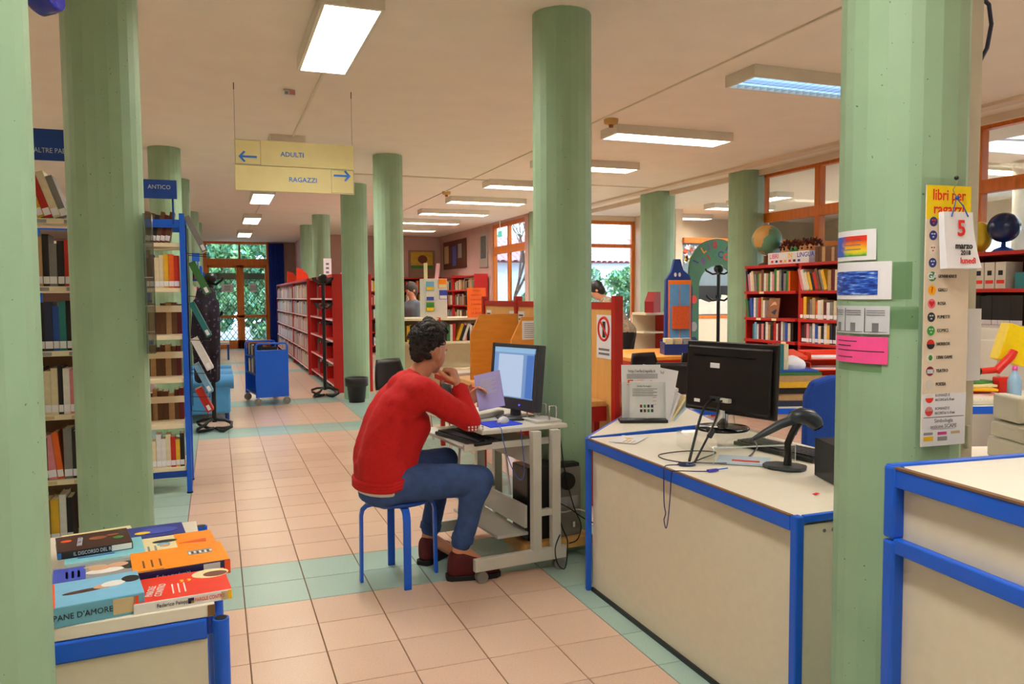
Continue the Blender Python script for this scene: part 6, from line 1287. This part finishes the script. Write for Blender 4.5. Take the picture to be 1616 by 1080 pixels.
# mural on the grey blue wall
t=thing('winter_mural','black and white hilly landscape mural behind the arch','mural'); 
MB().box(8.30,10.2,8.885,8.898,1.08,1.62).build('board',M('mural_dark',(40,42,46),.8),t); b=MB(); pts=[(8.30,1.08)]+[(8.30+k*.095,1.30+.014*k+.05*math.sin(k*1.1)) for k in range(21)]+[(10.2,1.08)]; b.prism(pts,(0,8.884,0),(1,0,0),(0,0,1),.008); b.build('snow_hills',M('mural_white',(220,216,206),.8,var=.08,scale=8),t)
MB().box(8.12,12.5,8.87,8.9,1.0,1.06).build('brown_rail',WOODO,t); MB().box(8.12,12.5,8.88,8.9,.1,1.0).build('cream_board',CREAM,t)
rnd=random.Random(9)
t=thing('paper_flowers','cluster of small white and orange paper flowers on the grey blue wall','decoration')
for k in range(46):
    x=8.02+.2+rnd.uniform(0,1.5); z=2.38-abs(rnd.gauss(0,.10)) if k<26 else rnd.uniform(2.0,2.34); x=x if k<26 else 8.16+rnd.uniform(0,.22)
    r=rnd.uniform(.018,.035) if k<26 else rnd.uniform(.04,.07); b=MB(); b.prism([(x+r*math.cos(q)*(1 if j%2 else .6),z+r*math.sin(q)*(1 if j%2 else .6)) for j,q in enumerate([2*PI*j/10 for j in range(10)])],(0,8.896,0),(1,0,0),(0,0,1),.01); b.build('flower',[WHITE,WHITE,C('yellow',(250,200,20)),OG][k%4 if k>=26 else 0],t)
t=thing('spot_lamp','small dark ceiling spot lamp by the orange beam','spot lamp',(8.62,7.6,H)); MB().tube([(0,0,0),(0,0,-.14)],.02,8).build('stem',BLACK,t); MB().cyl((0,0,-.14),(-.06,-.1,-.25),.035,.06).build('hood',BLACK,t)
# ============================================================ ON TOP OF THE RED WALL BOOKCASE
t=thing('globe','green and tan world globe on the red wall bookcase','globe',(6.14,4.02,1.801)); GM=M('globe_map',(96,150,110),.4); nt=GM.node_tree; n_=nt.nodes['Principled BSDF']; no=nt.nodes.new('ShaderNodeTexNoise'); no.inputs['Scale'].default_value=5; rp=nt.nodes.new('ShaderNodeValToRGB'); rp.color_ramp.elements[0].position=.5; rp.color_ramp.elements[1].position=.54; rp.color_ramp.elements[0].color=(*lin((96,150,120)),1); rp.color_ramp.elements[1].color=(*lin((206,160,90)),1); nt.links.new(nt.nodes['Texture Coordinate'].outputs['Object'],no.inputs[0]); nt.links.new(no.outputs[0],rp.inputs[0]); nt.links.new(rp.outputs[0],n_.inputs['Base Color'])
MB().sphere((0,0,.31),.175,28,18).build('ball',GM,t); b=MB(); b.tube([(.0,.19*math.sin(a),.31+.19*math.cos(a)) for a in [PI*(-.05)+PI*1.1*k/16 for k in range(17)]],.008,8); b.build('meridian',CHROME,t); b=MB(); b.lathe([(0,0),(.10,0),(.09,.02),(.02,.04),(.015,.12),(0,.12)],n=20); b.build('stand',M('globe_wood',(110,60,30),.5),t)
t=thing('language_box','white sign box with coloured letters and flags on the red bookcase','sign'); MB().box(6.03,6.20,3.17,3.86,1.801,1.935).build('box',WHITE,t,.003)
FB=frame((6.0295,3.86,1.801),(0,-1,0),(0,0,1)); lx=.03
for k,(s,c) in enumerate((('LIBRI','magenta'),('IN','yellow'),('LINGUA','violet_blue'))): text(s,.075,MATS['print_'+c],t,FB@Matrix.Translation((lx,.09,.0006)),'LEFT',bold=.001); lx+=.085*len(s)*.62+.05
for k in range(8): MB(FB).box(.06+k*.075,.10+k*.075,.018,.045,0,.001).build('flag',[MATS['print_'+c] for c in ('red','navy','red','yellow','red','dark','violet_blue','white')][k],t)
for k in range(4):
    y=3.78-k*.15; q=thing('doll','shaggy brown haired doll behind the sign box, %s from the left'%ORD[k],'doll',(6.24,y,1.801),0,'shaggy dolls on the bookcase'); b=MB(); b.sphere((0,0,.17),.075,16,12,(.9,1,1)); MB().lathe([(0,0),(.06,0),(.07,.06),(.03,.11),(0,.12)],n=14).build('body',MATS['print_'+('green','red','skin','brown')[k]],q); b.build('face',M('doll_skin',(216,150,100),.6) if k!=1 else C('green',(60,140,60)),q)
    h=MB(); rnd=random.Random(k)
    for j in range(60):
        a=rnd.uniform(0,2*PI); e=rnd.uniform(.3,1.5); d=V((math.cos(e)*math.cos(a),math.cos(e)*math.sin(a),math.sin(e))); h.tube([V((0,0,.17))+d*.07,V((0,0,.17))+d*.115+V((0,0,rnd.uniform(-.02,.02)))],[.012,.003],5)
    o=h.build('hair',M('doll_hair',(96,36,20),.8),q); o['kind']='stuff'
    for s in (-1,1): MB().sphere((-.066,s*.028,.175),.012,10,8).build('eye',BLACK,q)
t=thing('blue_balloon','dark blue round balloon lamp standing on the right red bookcase','balloon',(6.12,.95,1.801)); MB().sphere((0,0,.20),.125,24,16).build('ball',M('balloon_navy',(14,40,90),.15),t); b=MB(); b.lathe([(0,0),(.09,0),(.07,.02),(.02,.04),(.015,.09)],n=18); b.build('foot',BLUED,t)
t=thing('yellow_balloon','yellow oval balloon peeking out beside the near column','balloon',(6.12,1.17,1.801)); MB().sphere((0,0,.135),.095,20,14,(1,1,1.4)).build('ball',M('balloon_yellow',(226,196,40),.3),t)
g='brown books on top of the red bookcase'
row('the top of red wall bookcase',g,(6.05,3.10,1.801),(0,-1,0),(1,0,0),.5,['brown','brown','tan','brown','brown','tan','brown','brown'],hs=(.15,.17),ts=(.04,.05),sticker=False,rnd=random.Random(2))
t=thing('exit_sign','green exit sign seen through the glass partition at right','sign',(8.6,1.95,2.30)); MB().box(-.015,.015,-.2,.2,-.1,.1).build('panel',EM('exit_green_two',(60,190,120),1.2),t); MB().tube([(0,0,.1),(0,0,.745)],.01,6).build('hanger',WHITEM,t)
# things in the room beyond the partition
for k,(x,y) in enumerate(((9.2,3.0),(9.6,-.4),(10.5,6.2))): tag(MB().cyl((x,y,0),(x,y,H),.18,n=24).build('column',CREAM),['cream column in the far room, seen over the globe','cream column in the far room at the right edge','cream column in the far room, deepest one'][k],'column')
t=thing('room_divider','blue low partition wall in the far room','partition'); MB().box(8.4,8.5,1.0,4.6,.0,1.7).build('panel',M('divider_blue',(44,72,130),.7),t); MB().box(8.38,8.52,1.0,4.6,1.7,1.74).build('cap_rail',WOODO,t)
# ============================================================ WALL DECORATION AND CURTAIN
b=MB(); vs=[];fs=[]; n=40
for i in range(n+1):
    x=1.36+.42*i/n; y=19.86+.035*math.sin(i*1.25)
    vs+=[(x,y,.03),(x,y,3.0)]
for i in range(n): fs.append((2*i,2*i+2,2*i+3,2*i+1))
b.add(vs,fs,sm=True); o=b.build('curtain',M('curtain_blue',(16,60,170),.8)); so=o.modifiers.new('thick','SOLIDIFY'); so.thickness=.006; tag(o,'pleated blue curtain right of the garden door','curtain')
t=thing('yellow_picture','framed yellow picture with a dark red figure on the back wall','picture'); MB().box(4.72,5.44,16.77,16.79,1.90,2.68).build('frame',M('picture_border',(150,120,100),.6),t); MB().box(4.78,5.38,16.762,16.77,2.2,2.64).build('print',M('picture_yellow',(206,170,60),.6,var=.15),t); b=MB(); b.prism([(5.1+.13*math.cos(q),2.44+.11*math.sin(q)) for q in [2*PI*j/18 for j in range(18)]],(0,16.761,0),(1,0,0),(0,0,1),.004); b.build('figure_print',BR,t); MB().box(4.78,5.38,16.758,16.762,2.2,2.28).build('green_ground',C('green',(60,140,60)),t)
t=thing('pinboard','dark brown pinboard with posters on the mauve side wall','pinboard'); MB().box(5.575,5.598,14.4,16.4,2.15,2.86).build('board',M('pinboard_brown',(92,52,36),.7),t)
for k,(y,w_,z0,z1,c) in enumerate(((16.1,.4,2.3,2.75,'paper_tan'),(15.4,.35,2.22,2.72,'violet_blue'),(14.9,.3,2.4,2.75,'grey'),(15.75,.25,2.3,2.7,'dark_brown'))): MB().box(5.57,5.575,y-w_/2,y+w_/2,z0,z1).build('poster',MATS['print_'+c],t)
t=thing('narrow_poster','narrow framed grey poster left of the orange framed window','picture'); MB().box(5.575,5.598,12.80,13.36,2.10,2.88).build('frame',M('grey_frame',(170,160,150),.5),t); MB().box(5.57,5.575,12.9,13.26,2.3,2.8).build('print',M('poster_grey',(90,96,100),.6,var=.3),t)
t=thing('light_switch','white switch box on the cream wall beside the window','switch',(8.02,8.888,1.35)); MB().box(-.05,.05,-.02,.012,-.1,.1).build('plate',WHITEM,t,.004); MB().box(-.02,.02,-.03,-.02,-.04,.0).build('rocker',BLACK,t)
# ============================================================ OUTDOORS
GRD=M('grey_paving',(150,158,166),.8,var=.1,scale=2); gd=MB().box(-20,40,20.15,45,-.2,-.06); gd.box(5.75,8.0,10.55,20.15,-.2,-.06); gd.box(8.0,40,10.55,20.15,-.2,-.06); gd.box(12.75,40,-10,10.55,-.2,-.06)
tag(struct(gd.build('ground',GRD)),'grey paved ground outside the windows','ground')
LFM=[M('leaf_%d'%k,c,.6,var=.2) for k,c in enumerate(((80,130,76),(110,166,100),(140,186,140),(90,150,120)))]
def foliage(name,label,cat,c,r,n,leaf,seed,trunk=True,clumps=14,group=None):
    t=thing(name,label,cat,(c[0],c[1],-.06),0,group); rnd=random.Random(seed); b=MB()
    cl=[(V((rnd.gauss(0,.5)*r[0],rnd.gauss(0,.5)*r[1],c[2]+rnd.uniform(-.9,.9)*r[2])),rnd.uniform(.35,.6)) for _ in range(clumps)]
    for k in range(n):
        p,s=cl[rnd.randrange(clumps)]; d=V((rnd.gauss(0,1),rnd.gauss(0,1),rnd.gauss(0,1))).normalized()*s*min(r)*rnd.uniform(.6,1); q=p+d
        if q.z<.05: continue
        u=V((rnd.gauss(0,1),rnd.gauss(0,1),rnd.gauss(0,1))).normalized(); v=u.cross(V((rnd.gauss(0,1),rnd.gauss(0,1),rnd.gauss(0,1)))).normalized(); l=leaf*rnd.uniform(.6,1.3)
        b.add([q-u*l,q+v*l*.45,q+u*l,q-v*l*.45],[(0,1,2,3)],rnd.randrange(4))
    o=b.build('foliage',LFM,t); o['kind']='stuff'
    if trunk:
        tr=MB(); tr.tube([(0,0,0),(.05,.02,c[2]*.5),(0,.05,c[2])],[.12,.09,.04],8)
        for k in range(5): p=cl[k][0]; tr.tube([(0.02,0.02,c[2]*.55),((p.x)*.5,(p.y)*.5,c[2]*.85),tuple(p)],[.04,.025,.01],6)
        tr.build('trunk',M('bark',(96,78,62),.9,var=.3),t)
    return t
g='trees outside the garden door'
foliage('tree','leafy tree outside the left half of the garden door','tree',(-.4,25.5,2.8),(1.5,1.0,1.4),4200,.14,1,group=g); foliage('tree','leafy tree outside the right half of the garden door','tree',(1.5,25.9,2.7),(1.5,1.0,1.5),4200,.14,2,group=g); foliage('tree','taller tree farther behind the garden door','tree',(.8,29,3.2),(2.8,1.2,1.9),5200,.19,3,group=g)
foliage('bush','low green bush right outside the garden door','bush',(.0,24.0,1.1),(1.2,.6,.7),2600,.11,4,False); foliage('bush','low green bush outside, right of the first one','bush',(1.5,24.2,1.0),(1.0,.6,.7),2400,.11,5,False)
foliage('bush','tall green bush outside the window behind the bending woman','bush',(9.4,13.6,1.35),(.8,.5,.8),2600,.085,6,True,20); foliage('bush','small green bush outside the orange framed window','bush',(7.9,16.4,.9),(.6,.4,.6),1200,.09,7,False)
t=thing('neighbour_house','pale house with pinkish tiled roof outside the window','house'); MB().box(7.0,19.0,20.6,25,-.06,2.62).build('wall',M('house_white',(226,228,236),.8,var=.04),t); b=MB(); b.prism([(20.2,2.55),(23,3.60),(25.5,2.62),(25.5,2.5)],(7.0,0,0),(0,1,0),(0,0,1),12.0); rf=b.build('roof',M('roof_underlay',(150,96,90),.9),t)
tl=MB(); n=6; vs=[];fs=[]
for i in range(n+1):
    a=PI*i/n
    for (y,z) in ((0,0),(.46,0)): vs.append((-.10*math.cos(a),y,.06*math.sin(a)))
for i in range(n): fs.append((2*i,2*i+2,2*i+3,2*i+1))
tl.add(vs,fs,sm=True); to=tl.build('roof_tile',[M('roof_tile_pink',(206,150,150),.8,var=.15)],rf); tme=to.data; bpy.data.objects.remove(to)
sl=math.atan2(1.05,2.8)
for i in range(30):
    for j in range(7):
        o=bpy.data.objects.new('roof_tile',tme); COL.objects.link(o); o.parent=rf; o.matrix_local=Matrix.Translation((8.2+i*.215,20.2+j*.42*math.cos(sl),2.565+j*.42*math.sin(sl)))@Matrix.Rotation(sl,4,'X')
t=thing('bare_tree','bare branched tree outside the orange framed window','tree',(8.2,18.0,-.06)); rnd=random.Random(5); b=MB()
def br(p,d,l,r,k):
    q=p+d*l; b.tube([p,(p+q)/2+V((rnd.uniform(-.04,.04),rnd.uniform(-.04,.04),0)),q],[r,r*.85,r*.7],6)
    if k:
        for _ in range(3): br(q,(d+V((rnd.uniform(-.7,.7),rnd.uniform(-.5,.5),rnd.uniform(-.1,.5)))).normalized(),l*.72,r*.62,k-1)
br(V((0,0,0)),V((0,0,1)),1.5,.07,4); b.build('branches',M('bark'),t)
